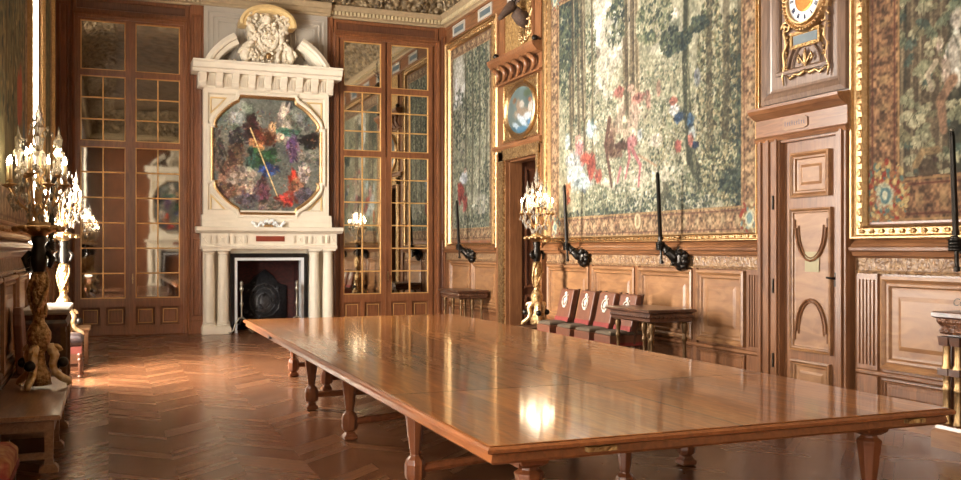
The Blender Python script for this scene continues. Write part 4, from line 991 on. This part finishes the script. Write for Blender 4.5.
# pale reclining figure, partly outside the frame
E_(958, 55, 10, 34, (198, 184, 156)); E_(948, 70, 6, 14, (184, 160, 128)); E_(960, 20, 8, 14, (206, 190, 160)); L_([(955, 80), (943, 100), (946, 130)], .07, .05, (150, 112, 80)); E_(942, 45, 4, 10, (176, 154, 120)); L_([(938, 62), (930, 75), (934, 90)], .04, .03, (184, 164, 128))
for k in range(3): a = 5.6 - k * 1.3; c.ell(a, 4.3, .25, .6, (190, 170, 140), .85); c.ell(a, 5.1, .12, .14, (190, 150, 120), .9); c.ell(a - .2, 3.6, .3, .5, [(150, 60, 50), (70, 96, 120), (190, 180, 160)][k], .85)
c.weave(.2, .32)
c.border(1.78, 7.45, 2.02, 6.24, [(110, 84, 66), (148, 120, 92), (176, 146, 104), (96, 56, 46), (172, 148, 112)], .42)
for a in (7.22, 2.0):
    for b in (2.28, 6.0):
        c.ell(a, b, .3, .3, (132, 100, 72), .85); c.dabs(a, b, .3, .34, 260, .035, [(92, 112, 108), (180, 160, 116), (140, 66, 52), (150, 110, 80)], .9, True); c.ell(a, b, .13, .15, (176, 176, 152), .95); c.ell(a, b, .09, .1, (92, 116, 118), .9); c.ell(a, b, .04, .05, (200, 196, 170), .9)
c.obj('woven_textile', M['tap'], TR, .035, t, .52, None, .32); build(MB(TR).box(1.66, 7.56, 1.92, 6.34, 0, .03), 'backing', M['oakdark'], t)

# --- tapestries of the left wall
def dim_tap(label, Y0, Y1, seed, T=TL, Z0=1.86):
    t = framed('tapestry', label, T, Y0, Y1, Z0, ZT, (.17, .17, .17, .17))
    global c
    c = Canvas(Y0 + .15, Y1 - .15, Z0 + .15, 6.25, .03, .02, seed)
    n = c.noise(.7, 4)[..., None]; n2 = c.noise(.1, 3)[..., None]
    c.C[:] = (np.array((90, 92, 66)) * (1 - n) + np.array((150, 140, 104)) * n) * (.75 + .5 * n2)
    yy = Y0 + .5
    while yy < Y1 - .4: c.line([(yy, 2.2), (yy + .1, 4), (yy, 6.2)], .08, .06, (86, 74, 54), .8); yy += c.rng.uniform(.4, .9)
    c.dabs((Y0 + Y1) / 2, 4.6, (Y1 - Y0) / 2, 1.6, int(260 * (Y1 - Y0)), .07, OLV + DKG, .8)
    for k in range(int(Y1 - Y0)): c.ell(c.rng.uniform(Y0 + .5, Y1 - .5), c.rng.uniform(2.6, 3.6), .22, .4, [(176, 84, 64), (196, 188, 160), (80, 104, 124)][k % 3], .85)
    c.border(Y0 + .15, Y1 - .15, Z0 + .15, 6.25, BORD, .35)
    c.obj('woven_textile', M['tap'], T, .035, t, .85); build(MB(T).box(Y0 + .06, Y1 - .06, Z0 + .06, 6.34, 0, .03), 'backing', M['oakdark'], t)
dim_tap('dim tapestry on the left wall, nearer than the tall bright window', 6.4, 12.95, 41)
dim_tap('narrow dim tapestry on the left wall, between the bright window and the mirror doors', 15.3, 18.2, 42)
dim_tap('large hanging on the right wall behind the camera, seen only in the mirror panes', -5.2, 1.2, 43, TR)

# ================================================================== ARMS HOLDING SWORDS
def sword_bracket(Y, lab, grp, side=1, Z=1.62):
    T = TR if side > 0 else TL
    o = thing('sword_bracket', lab, 'wall bracket', T(Y, Z, 0), grp)
    if side < 0: pass
    m = MB(T)
    m.lathe(0, 0, [(0, 0)]) if 0 else None
    for k in range(9):
        th = k / 9 * 2 * PI; m.ball((Y + .10 * math.cos(th), Z + .11 * math.sin(th), .09), (.075, .06, .05), 8, 5, .2)
    m.ball((Y, Z, .11), (.13, .13, .07), 12, 7, .12)
    for k in range(6): m.ball((Y + random.uniform(-.09, .09), Z + random.uniform(-.1, .1), .15), .045, 6, 4, .4)
    build(m, 'rosette', M['bronze'], o, smooth=True)
    fY, fZ, fW = Y + .16, Z + .17, .27
    m = MB(T); m.tube([(Y, Z, .12), (Y + .03, Z + .02, .17), (Y + .1, Z + .10, .23), (fY, fZ, fW)], [.07, .075, .058, .045], 10); m.tube([(Y + .1, Z + .09, .225), (Y + .115, Z + .11, .24)], [.074, .066], 10)
    build(m, 'forearm', M['bronze'], o, smooth=True)
    m = MB(T); m.ball((fY, fZ, fW + .02), (.05, .055, .055), 10, 6)
    for k in range(4): zz = fZ - .045 + k * .028; m.tube([(fY - .04, zz, fW), (fY - .03, zz, fW + .06), (fY + .03, zz, fW + .075), (fY + .05, zz, fW + .03)], .016, 6)
    m.tube([(fY - .04, fZ + .02, fW), (fY - .01, fZ + .06, fW + .04), (fY + .03, fZ + .06, fW + .06)], .017, 6)
    build(m, 'fist', M['bronze'], o, smooth=True)
    m = MB(T); dl = Vector((.0, 1, .05)).normalized(); p = Vector((fY, fZ, fW + .03))
    def at(s_): q = p + dl * s_; return tuple(q)
    m.tube([at(-.24), at(-.235), at(-.2), at(-.19)], [.014, .028, .028, .014], 8); m.tube([at(-.2), at(.1)], .018, 8); m.tube([at(.08), at(.12)], .034, 8)
    m.tube([at(.1), at(.95), at(1.0)], [.034, .03, .016], 6, .7)
    s_ = build(m, 'sword', M['bronze'], o)
    m = MB(T); m.ball(at(1.0), .018, 8, 5); build(m, 'sword_tip', M['steel'], s_, label='bright steel tip')
    return o
g = 'bronze arms holding upright swords'
for Y, lab in ((18.55, 'bronze arm holding a sword on the narrow wainscot beside the mirror doors'), (13.5, 'bronze arm holding a sword above the row of leather chairs, right of the candelabrum'),
               (10.72, 'bronze arm holding a sword above the right end of the side table with baluster legs'), (5.98, 'bronze arm holding a sword at the right edge, above the gilt-columned cabinet'), (1.5, 'bronze arm holding a sword on the right wall behind the view')):
    sword_bracket(Y, lab, g)
sword_bracket(12.45, 'dark bronze arm with sword on the left wall between the two candelabra', g, -1)

# ================================================================== THE LONG TABLE
TX0, TX1, TY0, TY1, TZ = 1.725, 4.80, 4.27, 13.28, .78
tb = thing('long_table', 'very long polished oak council table with moulded edge filling the middle of the hall', 'table', ((TX0 + TX1) / 2, (TY0 + TY1) / 2, 0))
build(MB().slab(TX0, TX1, TY0, TY1, [(.03, TZ - .012), (.022, TZ - .002), (.03, TZ), (.05, TZ)]), 'tabletop', M['top'], tb)
build(MB().slab(TX0, TX1, TY0, TY1, [(.10, TZ - .105), (.045, TZ - .1), (.03, TZ - .085), (.04, TZ - .05), (.02, TZ - .042), (.0, TZ - .034), (0, TZ - .018), (.012, TZ - .008), (.03, TZ - .006)]), 'moulded_edge', M['table'], tb)
for x in (2.02, 4.36): build(MB().box(x - .04, x + .04, TY0 + .2, TY1 - .2, TZ - .17, TZ - .1), 'apron_rail', M['leg'], tb)
for (x0, x1, lab) in ((2.28, 2.45, 'worn brass plate near the left corner of the edge'), (4.42, 4.56, 'worn brass plate near the right corner of the edge')):
    build(MB().box(x0, x1, TY0 + .005, TY0 + .05, TZ - .07, TZ - .046), 'edge_plate', M['goldd'], tb, label=lab)
build(MB().box(TX0 - .004, TX0 + .03, 11.0, 11.08, TZ - .07, TZ - .03), 'edge_catch', M['iron'], tb)
def tleg(x, y, s=1.0):
    m = MB(); k = s
    m.sq(x, y, [(.045 * k, 0), (.062 * k, .012), (.062 * k, .04), (.04 * k, .06), (.04 * k, .075)])
    m.sq(x, y, [(.045 * k, .075), (.068 * k, .10), (.072 * k, .13), (.072 * k, .2), (.06 * k, .235), (.036 * k, .26), (.036 * k, .27)], 8, PI / 8)
    m.sq(x, y, [(.036 * k, .27), (.04 * k, .29), (.07 * k, .55), (.076 * k, .575), (.05 * k, .595), (.044 * k, .615)], 8, PI / 8)
    m.sq(x, y, [(.05 * k, .61), (.075 * k, .63), (.085 * k, .66), (.085 * k, TZ - .1)])
    return build(m, 'leg', M['leg'], tb, bevel=.004)
for Y, xs in ((4.52, (2.06, 4.36)), (6.5, (2.06, 4.36)), (8.49, (2.06, 4.36)), (10.24, (2.06, 4.36)), (11.5, (2.5, 4.1)), (12.95, (2.36, 4.2))):
    for x in xs: tleg(x, Y)
    m = MB(); a, b = xs
    if Y in (4.52, 6.5, 8.49): P = [(a, Y, .16)] + [(a + (b - a) * k / 10, Y + .0, .16 + .05 * math.sin(k / 10 * PI)) for k in range(1, 10)] + [(b, Y, .16)]
    else: P = [(a, Y, .16), (b, Y, .16)]
    m.tube(P, .035, 8, 1.2); build(m, 'stretcher', M['leg'], tb)
for x in (3.21,): tleg(x, 5.5, .9)
m = MB()
for a, b in ((8.49, 10.24), (11.5, 12.95)): build(MB().tube([(3.21, a, .18), (3.21, b, .18)], .035, 8), 'long_stretcher', M['leg'], tb)

# ================================================================== SIDE TABLES ON THE RIGHT
def baluster(mb, x, y, z0, z1, r=.026):
    h = z1 - z0
    mb.lathe(x, y, [(r * k, z0 + h * t) for k, t in ((1.0, 0), (1.3, .03), (1.3, .07), (.7, .1), (.8, .14), (1.0, .3), (.75, .6), (.7, .66), (1.2, .7), (1.3, .74), (.8, .77), (1.1, .84), (1.4, .9), (1.4, .95), (1.1, 1))], 10)
def side_table(x0, x1, y0, y1, H, lab, legs):
    o = thing('side_table', lab, 'side table', ((x0 + x1) / 2, (y0 + y1) / 2, 0), 'walnut side tables along the right wall')
    build(MB().slab(x0, x1, y0, y1, [(.03, H - .05), (.0, H - .035), (0, H - .01), (.015, H)]), 'table_top', M['walnut'], o)
    build(MB().slab(x0 + .05, x1 - .03, y0 + .05, y1 - .05, [(.03, H - .17), (.0, H - .15), (.0, H - .12), (-.015, H - .1), (.0, H - .05)]), 'frieze', M['walnut'], o)
    m = MB(); k = int((y1 - y0) / .06)
    for i in range(k): m.ball((x0 + .04, y0 + .06 + i * (y1 - y0 - .12) / (k - 1), H - .1), .018, 6, 4)
    k = int((x1 - x0) / .06)
    for i in range(k): m.ball((x0 + .07 + i * (x1 - x0 - .12) / (k - 1), y0 + .04, H - .1), .018, 6, 4)
    build(m, 'beading', M['walnut'], o)
    for x, y in legs:
        m = MB(); baluster(m, x, y, .05, H - .17); build(m, 'leg', M['giltleg'], o, smooth=True)
    build(MB().slab(x0 + .04, x1 - .04, y0 + .04, y1 - .04, [(0, 0), (0, .035), (.015, .05)]), 'base_board', M['walnut'], o)
    return o
side_table(6.22, 6.92, 10.08, 11.16, .99, 'dark walnut side table with baluster legs in front of the nearest leather chair', [(6.34, 11.04), (6.34, 10.38), (6.34, 10.2), (6.82, 10.2), (6.82, 11.04)])
side_table(6.44, 7.12, 17.55, 18.75, .92, 'small dark side table with gilt legs beside the mirror doors', [(6.56, 18.63), (6.56, 18.15), (6.56, 17.67), (6.8, 17.67), (7.0, 17.67), (7.0, 18.63)])

# ================================================================== LEATHER CHAIRS
def leather_chair(Y, lab, first=None):
    if first is not None: return copy_tree(first, None, (6.6, Y, 0), None, lab)
    o = thing('leather_chair', lab, 'chair', (6.6, Y, 0), 'brown leather chairs in a row against the right wall')
    x0, x1, h = 6.3, 6.86, .225
    for x in (x0 + .05, x1 - .05):
        for y in (Y - h + .04, Y + h - .04):
            m = MB(); m.sq(x, y, [(.025, 0), (.03, .05), (.022, .1), (.028, .3), (.035, .42)]); build(m, 'leg', M['walnut'], o)
    m = MB(); m.box(x0 + .03, x0 + .06, Y - h + .05, Y + h - .05, .15, .2); m.box(x1 - .07, x1 - .04, Y - h + .05, Y + h - .05, .15, .2)
    m.box(x0 + .05, x1 - .05, Y - h + .025, Y - h + .055, .12, .16); m.box(x0 + .05, x1 - .05, Y + h - .055, Y + h - .025, .12, .16); build(m, 'stretcher', M['walnut'], o)
    build(MB().slab(x0, x1, Y - h, Y + h, [(.01, .42), (0, .43), (0, .56), (.01, .575)]), 'seat_box', M['leather'], o, bevel=.01)
    build(MB().slab(x0 - .006, x1, Y - h - .006, Y + h + .006, [(0, .43), (0, .475)]), 'seat_fringe', M['redfab'], o)
    build(MB().slab(x0 + .005, x1 - .02, Y - h + .005, Y + h - .005, [(.01, .575), (0, .59), (.02, .615), (.07, .63)]), 'seat_cushion', M['olive'], o, bevel=.01)
    def bk(u, y, z): return (x1 - .12 + (z - .6) * .22 - .05 - u, y, z)
    m = MB(bk); m.loft([[(-.02, Y - h, z), (-.02, Y + h, z), (.08, Y + h, z), (.08, Y - h, z)] for z in (.62, 1.1)] + [[(-.01, Y - h + .01, 1.12), (-.01, Y + h - .01, 1.12), (.06, Y + h - .01, 1.12), (.06, Y - h + .01, 1.12)]]); b = build(m, 'backrest', M['leather'], o, bevel=.015)
    m = MB(bk); m.box(-.03, .0, Y - h - .012, Y - h + .03, .45, 1.13); m.box(-.03, .0, Y + h - .03, Y + h + .012, .45, 1.13); build(m, 'back_post', M['walnut'], o)
    m = MB(bk); m.box(.075, .09, Y - h, Y + h, .62, .69); build(m, 'back_fringe', M['redfab'], b)
    m = MB(bk)
    m.tube([(.088, Y + .08 * math.cos(t / 16 * 2 * PI), .94 + .08 * math.sin(t / 16 * 2 * PI)) for t in range(17)], .01, 5)
    m.ball((.085, Y, .94), (.012, .035, .055), 8, 6, .3); m.ball((.085, Y, 1.05), (.012, .04, .03), 8, 5, .4)
    for k in range(14): m.ball((.085, Y + random.uniform(-.07, .07), random.uniform(.84, 1.04)), (.01, .014, .016), 5, 4, .4)
    build(m, 'embroidered_emblem', M['emb'], b, smooth=True)
    return o
ch = leather_chair(13.30, 'brown leather chair with silver emblem, farthest of the row, nearest the candelabrum')
leather_chair(12.62, 'brown leather chair with silver emblem, second in the row from the candelabrum', ch)
leather_chair(12.02, 'brown leather chair with silver emblem, third in the row from the candelabrum', ch)
leather_chair(11.42, 'brown leather chair with silver emblem, partly hidden behind the walnut side table', ch)

# ================================================================== GILT COLUMNED CABINET
cb = thing('columned_cabinet', 'dark cabinet with paired gilt columns and carved frieze at the right edge', 'cabinet', (7.0, 5.7, 0))
x0, x1, y0, y1, H = 6.78, 7.14, 4.9, 6.30, 1.20
build(MB().slab(x0, x1, y0, y1, [(.02, H - .06), (.0, H - .045), (0, H - .01), (.02, H)]), 'cabinet_top', M['walnut'], cb)
build(MB().slab(x0 + .03, x1, y0 + .03, y1 - .03, [(.03, H - .2), (.015, H - .18), (.015, H - .16), (.03, H - .14), (.0, H - .09), (.0, H - .06)]), 'carved_frieze', carved('carved_walnut', (60, 36, 24), (120, 78, 52), .1, .35, 30, .9, .02), cb)
build(MB().slab(x0 + .0, x1, y0 + .0, y1 - .0, [(0, 0), (0, .14), (.02, .17), (.03, .2)]), 'plinth', M['bench'], cb)
build(MB().box(x0 + .14, x1, y0 + .06, y1 - .06, .2, H - .2), 'body', M['walnut'], cb)
for ya in (y1 - .09, y1 - .21, y0 + .09, y0 + .21):
    m = MB(); m.lathe(x0 + .09, ya, [(.04, .2), (.045, .22), (.034, .25), (.032, .5), (.042, .52), (.032, .54), (.03, .62), (.05, .66), (.05, .7), (.032, .74), (.03, .94), (.045, .96), (.05, H - .22)], 14); o = build(m, 'column', M['gold'], cb, smooth=True)
    build(MB().slab(x0 + .035, x0 + .145, ya - .055, ya + .055, [(0, .64), (0, .7)]), 'shaft_ring', M['walnut'], o); build(MB().slab(x0 + .035, x0 + .145, ya - .055, ya + .055, [(.01, H - .3), (0, H - .22)]), 'capital', M['walnut'], o)
for z0, z1 in ((.26, .58), (.68, .96)):
    m = MB(lambda u, v, w: (x0 + .14 - w, u, v)); m.frame(5.2, 6.0, z0, z1, [(0, 0), (0, .02), (.03, .02), (.04, 0)]); d = build(m, 'door_panel', M['bronze'], cb)
    build(MB(lambda u, v, w: (x0 + .14 - w, u, v)).box(5.25, 5.95, z0 + .05, z1 - .05, 0, .008), 'inlay', M['giltleg'], d)
m = MB(TR)      # dark inscription on the wall panel above the cabinet
cu = bpy.data.curves.new('inscription', 'FONT'); cu.body = 'Connétable'; cu.size = .1; cu.extrude = .001; cu.shear = .3
cu.materials.append(M['bronze'])
tmp = bpy.data.objects.new('inscription_curve', cu); COL.objects.link(tmp); bpy.context.view_layer.update()
ime = bpy.data.meshes.new_from_object(tmp.evaluated_get(bpy.context.evaluated_depsgraph_get())); bpy.data.objects.remove(tmp)
ins = bpy.data.objects.new('wall_inscription', ime); COL.objects.link(ins); ins.location = (XR - .055, 6.40, 1.235); ins.rotation_euler = (PI / 2, 0, -PI / 2)
tag(ins, 'dark italic inscription on the wall panel above the gilt-columned cabinet', 'inscription')

# ================================================================== TORCHERES AND CANDELABRA
def torchere(x, y, lab, first=None):
    if first is not None: return copy_tree(first, None, (x, y, .46), None, lab)
    o = thing('torchere_stand', lab, 'torchere', (x, y, .46), 'gilt torchere stands')
    for k in range(3):
        th = PI / 2 + k * 2 * PI / 3 + .75
        def sc_pt(r, z): return (x + r * math.cos(th), y + r * math.sin(th), z)
        m = MB(); m.tube([sc_pt(r_, z) for r_, z in ((.04, .84), (.1, .84), (.14, .76), (.12, .68), (.14, .6), (.2, .55), (.25, .52), (.265, .49), (.24, .485))], [.035, .045, .042, .036, .036, .036, .034, .028, .02], 8)
        N = 14; m.tube([sc_pt(.13 + .06 * (1 - i / N * .8) * math.cos(i / 12 * 2 * PI), .8 + .06 * (1 - i / N * .8) * math.sin(i / 12 * 2 * PI)) for i in range(N + 1)], .022, 6)
        f = build(m, 'scroll_foot', M['goldw'], o, smooth=True)
        m = MB(); m.ball(sc_pt(.21, .69), .05, 12, 8); m.tube([sc_pt(.15, .64), sc_pt(.2, .68)], .018, 6); build(m, 'foot_ball', M['bronze'], f, smooth=True)
    m = MB(); m.lathe(x, y, [(.08, .49), (.11, .5), (.1, .6), (.06, .68), (.05, .78), (.08, .84), (.105, .92), (.105, .98), (.075, 1.04), (.05, 1.08), (.05, 1.12), (.07, 1.14)], 20); build(m, 'base_vase', M['goldc'], o, smooth=True)
    m = MB(); m.lathe(x, y, [(.05, 1.12), (.045, 1.22), (.06, 1.25), (.065, 1.28), (.075, 1.34), (.085, 1.4), (.075, 1.46), (.07, 1.51), (.05, 1.54)], 16)
    for k in range(3):
        th = k * 2 * PI / 3; m.tube([(x + r_ * math.cos(th + q), y + r_ * math.sin(th + q), z) for r_, q, z in ((.05, 0, 1.12), (.065, .5, 1.2), (.075, 1.0, 1.28), (.09, 1.4, 1.36), (.08, 1.8, 1.46), (.055, 2.2, 1.53))], .02, 6)
    build(m, 'gilt_shaft', M['goldc'], o, smooth=True)
    m = MB(); m.lathe(x, y, [(.04, 1.5), (.05, 1.54), (.065, 1.6), (.072, 1.66), (.06, 1.74), (.05, 1.78), (.065, 1.83), (.06, 1.87), (.03, 1.91)], 14)
    for sg in (1, -1): m.tube([(x + sg * .07, y, 1.72), (x + sg * .12, y - .02, 1.66), (x + sg * .09, y - .05, 1.58)], [.028, .028, .02], 8)
    build(m, 'bronze_figure', M['bronze'], o, smooth=True)
    m = MB(); m.lathe(x, y, [(.04, 1.84), (.06, 1.87), (.1, 1.9), (.18, 1.925), (.21, 1.94), (.21, 1.955), (.18, 1.97)], 24)
    for k in range(12): m.ball((x + .2 * math.cos(k * PI / 6), y + .2 * math.sin(k * PI / 6), 1.935), .03, 6, 5)
    build(m, 'tray', M['gold'], o, smooth=True)
    return o
def drops(mb, c, r):
    x, y, z = c; mb.add([(x, y, z + r), (x + r * .55, y, z), (x, y + r * .55, z), (x - r * .55, y, z), (x, y - r * .55, z), (x, y, z - r * 1.6)], [(0, 1, 2), (0, 2, 3), (0, 3, 4), (0, 4, 1), (5, 2, 1), (5, 3, 2), (5, 4, 3), (5, 1, 4)])
def candelabrum(x, y, lab, power, first=None):
    z = 1.97
    if first is not None: o = copy_tree(first, None, (x, y, z), None, lab)
    else:
        o = thing('crystal_candelabrum', lab, 'candelabrum', (x, y, z), 'lit crystal candelabra on gilt torcheres')
        m = MB(); m.lathe(x, y, [(.1, z), (.1, z + .02), (.03, z + .05), (.05, z + .12), (.025, z + .18), (.04, z + .3), (.02, z + .36), (.02, z + .8)], 12); build(m, 'stem', M['gold'], o, smooth=True)
        for k in range(9):
            th = k / 9 * 2 * PI + .2; r = .26 if k % 3 else .17; zc = z + .38 + (.1 if k % 3 == 0 else 0)
            P = lambda rr, zz: (x + rr * math.cos(th), y + rr * math.sin(th), zz)
            m = MB(); m.tube([P(.02, z + .2), P(.1, z + .14), P(r * .7, z + .2), P(r, zc - .03)], .009, 6)
            a, b, _ = P(r, 0); m.lathe(a, b, [(.01, zc - .04), (.045, zc - .02), (.05, zc - .01), (.02, zc), (.018, zc + .03)], 8)
            br = build(m, 'branch', M['gold'], o)
            q = build(MB().lathe(a, b, [(.014, zc + .02), (.014, zc + .17)], 8), 'candle', M['candle'], br, smooth=True)
            build(MB().lathe(a, b, [(.006, zc + .17), (.013, zc + .185), (.014, zc + .2), (.008, zc + .225), (.002, zc + .25)], 8), 'flame_bulb', M['flame'], br, smooth=True)
        m = MB()
        for k in range(5):
            th = k / 4 * 2 * PI; r = 0 if k == 4 else .17; h = 1.15 if k == 4 else .92
            a, b = x + r * math.cos(th), y + r * math.sin(th)
            m.lathe(a, b, [(.012, z + h - .45), (.03, z + h - .42), (.012, z + h - .38), (.02, z + h - .3), (.045, z + h - .25), (.02, z + h - .2), (.03, z + h - .12), (.012, z + h - .08), (.002, z + h)], 6)
        build(m, 'crystal_spires', M['crystal'], o)
        m = MB(); R = random.Random(3)
        for k in range(150):
            th = R.uniform(0, 2 * PI); t = R.random(); r = (.07 + .21 * math.sin(t * PI) ** .7) * R.uniform(.7, 1.05); drops(m, (x + r * math.cos(th), y + r * math.sin(th), z + .06 + .55 * t), R.uniform(.02, .04))
        for k in range(60):
            th = R.uniform(0, 2 * PI); t = R.random(); r = .22 * (1 - t) + .03; drops(m, (x + r * math.cos(th), y + r * math.sin(th), z + .6 + .4 * t), R.uniform(.014, .026))
        p = build(m, 'crystal_pendants', M['crystal'], o, kind='stuff')
    l = bpy.data.lights.new('candelabrum_light', 'POINT'); l.energy = power; l.color = (1, .80, .56); l.shadow_soft_size = .2
    lo = bpy.data.objects.new('candelabrum_light', l); lo.location = (x, y, z + .62); COL.objects.link(lo)
    return o
PT = [(-.60, 9.6, 14), (-.61, 15.0, 12), (6.66, 14.3, 36), (-.60, 1.6, 20)]
for (x, y, p), lb in zip(PT[1:], ('dark wooden plinth under the farther left torchere', 'dark wooden plinth under the right-hand torchere by the doorway', 'dark wooden plinth under the torchere seen only in the mirror')):
    o = thing('torchere_plinth', lb, 'plinth', (x, y, 0), 'wooden plinths under the torcheres'); build(MB().slab(x - .27, x + .27, y - .27, y + .27, [(0, 0), (0, .08), (.03, .1), (.03, .4), (0, .43), (0, .46)]), 'plinth_block', M['walnut'], o)
tl = ['gilt torchere stand in the left foreground standing on the long bench', 'gilt torchere stand farther along the left wall, behind the dark stool', 'gilt torchere stand in front of the open doorway on the right', 'gilt torchere stand on the left outside the view, reflected in the mirror']
cl = ['large lit crystal candelabrum at the left edge', 'smaller lit crystal candelabrum just right of the large left one', 'lit crystal candelabrum by the open doorway on the right', 'lit crystal candelabrum reflected in the left mirror door']
t0 = torchere(*PT[0][:2], tl[0]); c0 = candelabrum(*PT[0][:2], cl[0], PT[0][2])
for (x, y, p), a, b in list(zip(PT, tl, cl))[1:]: torchere(x, y, a, t0); candelabrum(x, y, b, p, c0)

# ================================================================== LEFT-HAND FURNITURE
bn = thing('long_bench', 'long plain oak bench in the left foreground', 'bench', (-.62, 9.4, 0))
bx0, bx1, by0, by1, BH = -.92, -.345, 8.0, 10.45, .46
build(MB().slab(bx0, bx1, by0, by1, [(.03, BH - .045), (.0, BH - .035), (0, BH - .012), (.012, BH)]), 'seat_board', M['bench'], bn)
build(MB().slab(bx0 + .05, bx1 - .05, by0 + .05, by1 - .05, [(0, BH - .13), (0, BH - .045)]), 'apron', M['bench'], bn)
for y in (8.15, 9.1, 10.1):
    for x in (bx0 + .09, bx1 - .09):
        m = MB(); m.slab(x - .07, x + .07, y - .07, y + .07, [(0, 0), (0, .03), (.025, .06)]); m.sq(x, y, [(.035, .06), (.03, .1), (.033, BH - .13)]); build(m, 'leg', M['bench'], bn)
for y in (8.15, 9.1, 10.1): build(MB().box(bx0 + .09, bx1 - .09, y - .02, y + .02, .1, .15), 'stretcher', M['bench'], bn)

lc = thing('console_table', 'dark console table with marble top behind the large left torchere', 'console table', (-.7, 12.4, 0))
build(MB().slab(-.92, -.42, 11.75, 13.2, [(.02, 1.0), (0, 1.02), (0, 1.05), (.01, 1.06)]), 'marble_top', M['grey'], lc)
build(MB().slab(-.9, -.44, 11.77, 13.18, [(0, .86), (0, .9), (.02, .94), (-.01, 1.0)]), 'frieze', M['walnut'], lc)
build(MB().slab(-.9, -.5, 11.85, 13.1, [(0, .1), (0, .86)]), 'body', M['walnut'], lc)
for y in (11.84, 12.1, 12.85, 13.1):
    m = MB(); m.box(-.51, -.46, y - .05, y + .05, .1, .86)
    for k in (-1, 0, 1): m.box(-.46, -.452, y + k * .03 - .008, y + k * .03 + .008, .16, .8)
    build(m, 'fluted_pilaster', M['giltleg'], lc)
build(MB().slab(-.9, -.44, 11.78, 13.17, [(0, 0), (0, .1)]), 'plinth', M['walnut'], lc)

st = thing('padded_stool', 'dark leather padded stool beyond the long bench', 'stool', (-.5, 14.2, 0))
m = MB(); m.slab(-.86, -.32, 13.85, 14.45, [(.03, .43), (0, .46), (.0, .52), (.04, .57), (.12, .59)]); build(m, 'cushion', plain('dark_leather', (44, 34, 34), .35, 0, .2), st, bevel=.03, smooth=True)
build(MB().slab(-.86, -.32, 13.85, 14.45, [(.02, .33), (.02, .43)]), 'seat_rail', plain('dark_red_fabric', (96, 36, 26), .7), st)
for x in (-.82, -.36):
    for y in (13.9, 14.4):
        m = MB(); baluster(m, x, y, 0, .34, .03); build(m, 'leg', M['walnut'], st, smooth=True)
m = MB(); m.box(-.84, -.34, 13.88, 13.92, .1, .14); m.box(-.84, -.34, 14.38, 14.42, .1, .14); build(m, 'stretcher', M['walnut'], st)

sb = thing('small_bench', 'small pale-topped wooden bench in the sunlight by the left mirror door', 'bench', (-.56, 15.9, 0))
build(MB().slab(-.86, -.26, 15.5, 16.3, [(.02, .50), (0, .51), (0, .53), (.01, .54)]), 'seat_board', M['oakpale'], sb)
for x in (-.80, -.32):
    for y in (15.58, 16.22): m = MB(); m.sq(x, y, [(.03, 0), (.025, .1), (.03, .5)]); build(m, 'leg', M['bench'], sb)
m = MB(); m.box(-.82, -.30, 15.56, 15.6, .42, .5); m.box(-.82, -.30, 16.2, 16.24, .42, .5); build(m, 'apron', M['bench'], sb)

# chair whose tall back shows at the left edge, and footstool below it
lc2 = thing('upholstered_armchair', 'red-brown upholstered chair back cut by the left edge of the photo', 'chair', (-.78, 7.5, 0))
cx_, cy0_, cy1_ = -.93, 10.5, 10.97
for x in (cx_ + .05, -.50):
    for y in (cy0_ + .05, cy1_ - .05): m = MB(); m.sq(x, y, [(.025, 0), (.02, .1), (.028, .36)]); build(m, 'leg', M['walnut'], lc2)
build(MB().slab(cx_ + .02, -.46, cy0_, cy1_, [(0, .36), (0, .46), (.03, .49), (.06, .5)]), 'seat', M['leather'], lc2, bevel=.01)
m = MB(lambda a, b, c_: (cx_ + .08 + c_ + (1.1 - b) * .06, a, b)); ym_ = (cy0_ + cy1_) / 2
m.poly([(cy0_, .48), (cy1_, .48), (cy1_, .98), (cy1_ - .06, 1.09), (ym_ + .08, 1.15), (ym_ - .08, 1.15), (cy0_ + .06, 1.09), (cy0_, .98)], -.05, .03); build(m, 'backrest', M['leather'], lc2, bevel=.02)

fs = thing('footstool', 'red and gold upholstered footstool in the bottom left corner', 'stool', (-.75, 6.7, 0))
build(MB().slab(-.93, -.56, 6.4, 7.0, [(.02, .32), (0, .34), (0, .43), (.04, .47), (.1, .485)]), 'cushion', carved('patterned_red_fabric', (128, 44, 30), (176, 130, 84), 0, .8, 14, .2), fs, bevel=.02)
build(MB().slab(-.935, -.555, 6.395, 7.005, [(0, .31), (0, .35)]), 'fringe', M['redfab'], fs)
for x in (-.89, -.60):
    for y in (6.45, 6.95): m = MB(); m.sq(x, y, [(.03, 0), (.022, .08), (.03, .31)]); build(m, 'leg', M['walnut'], fs)
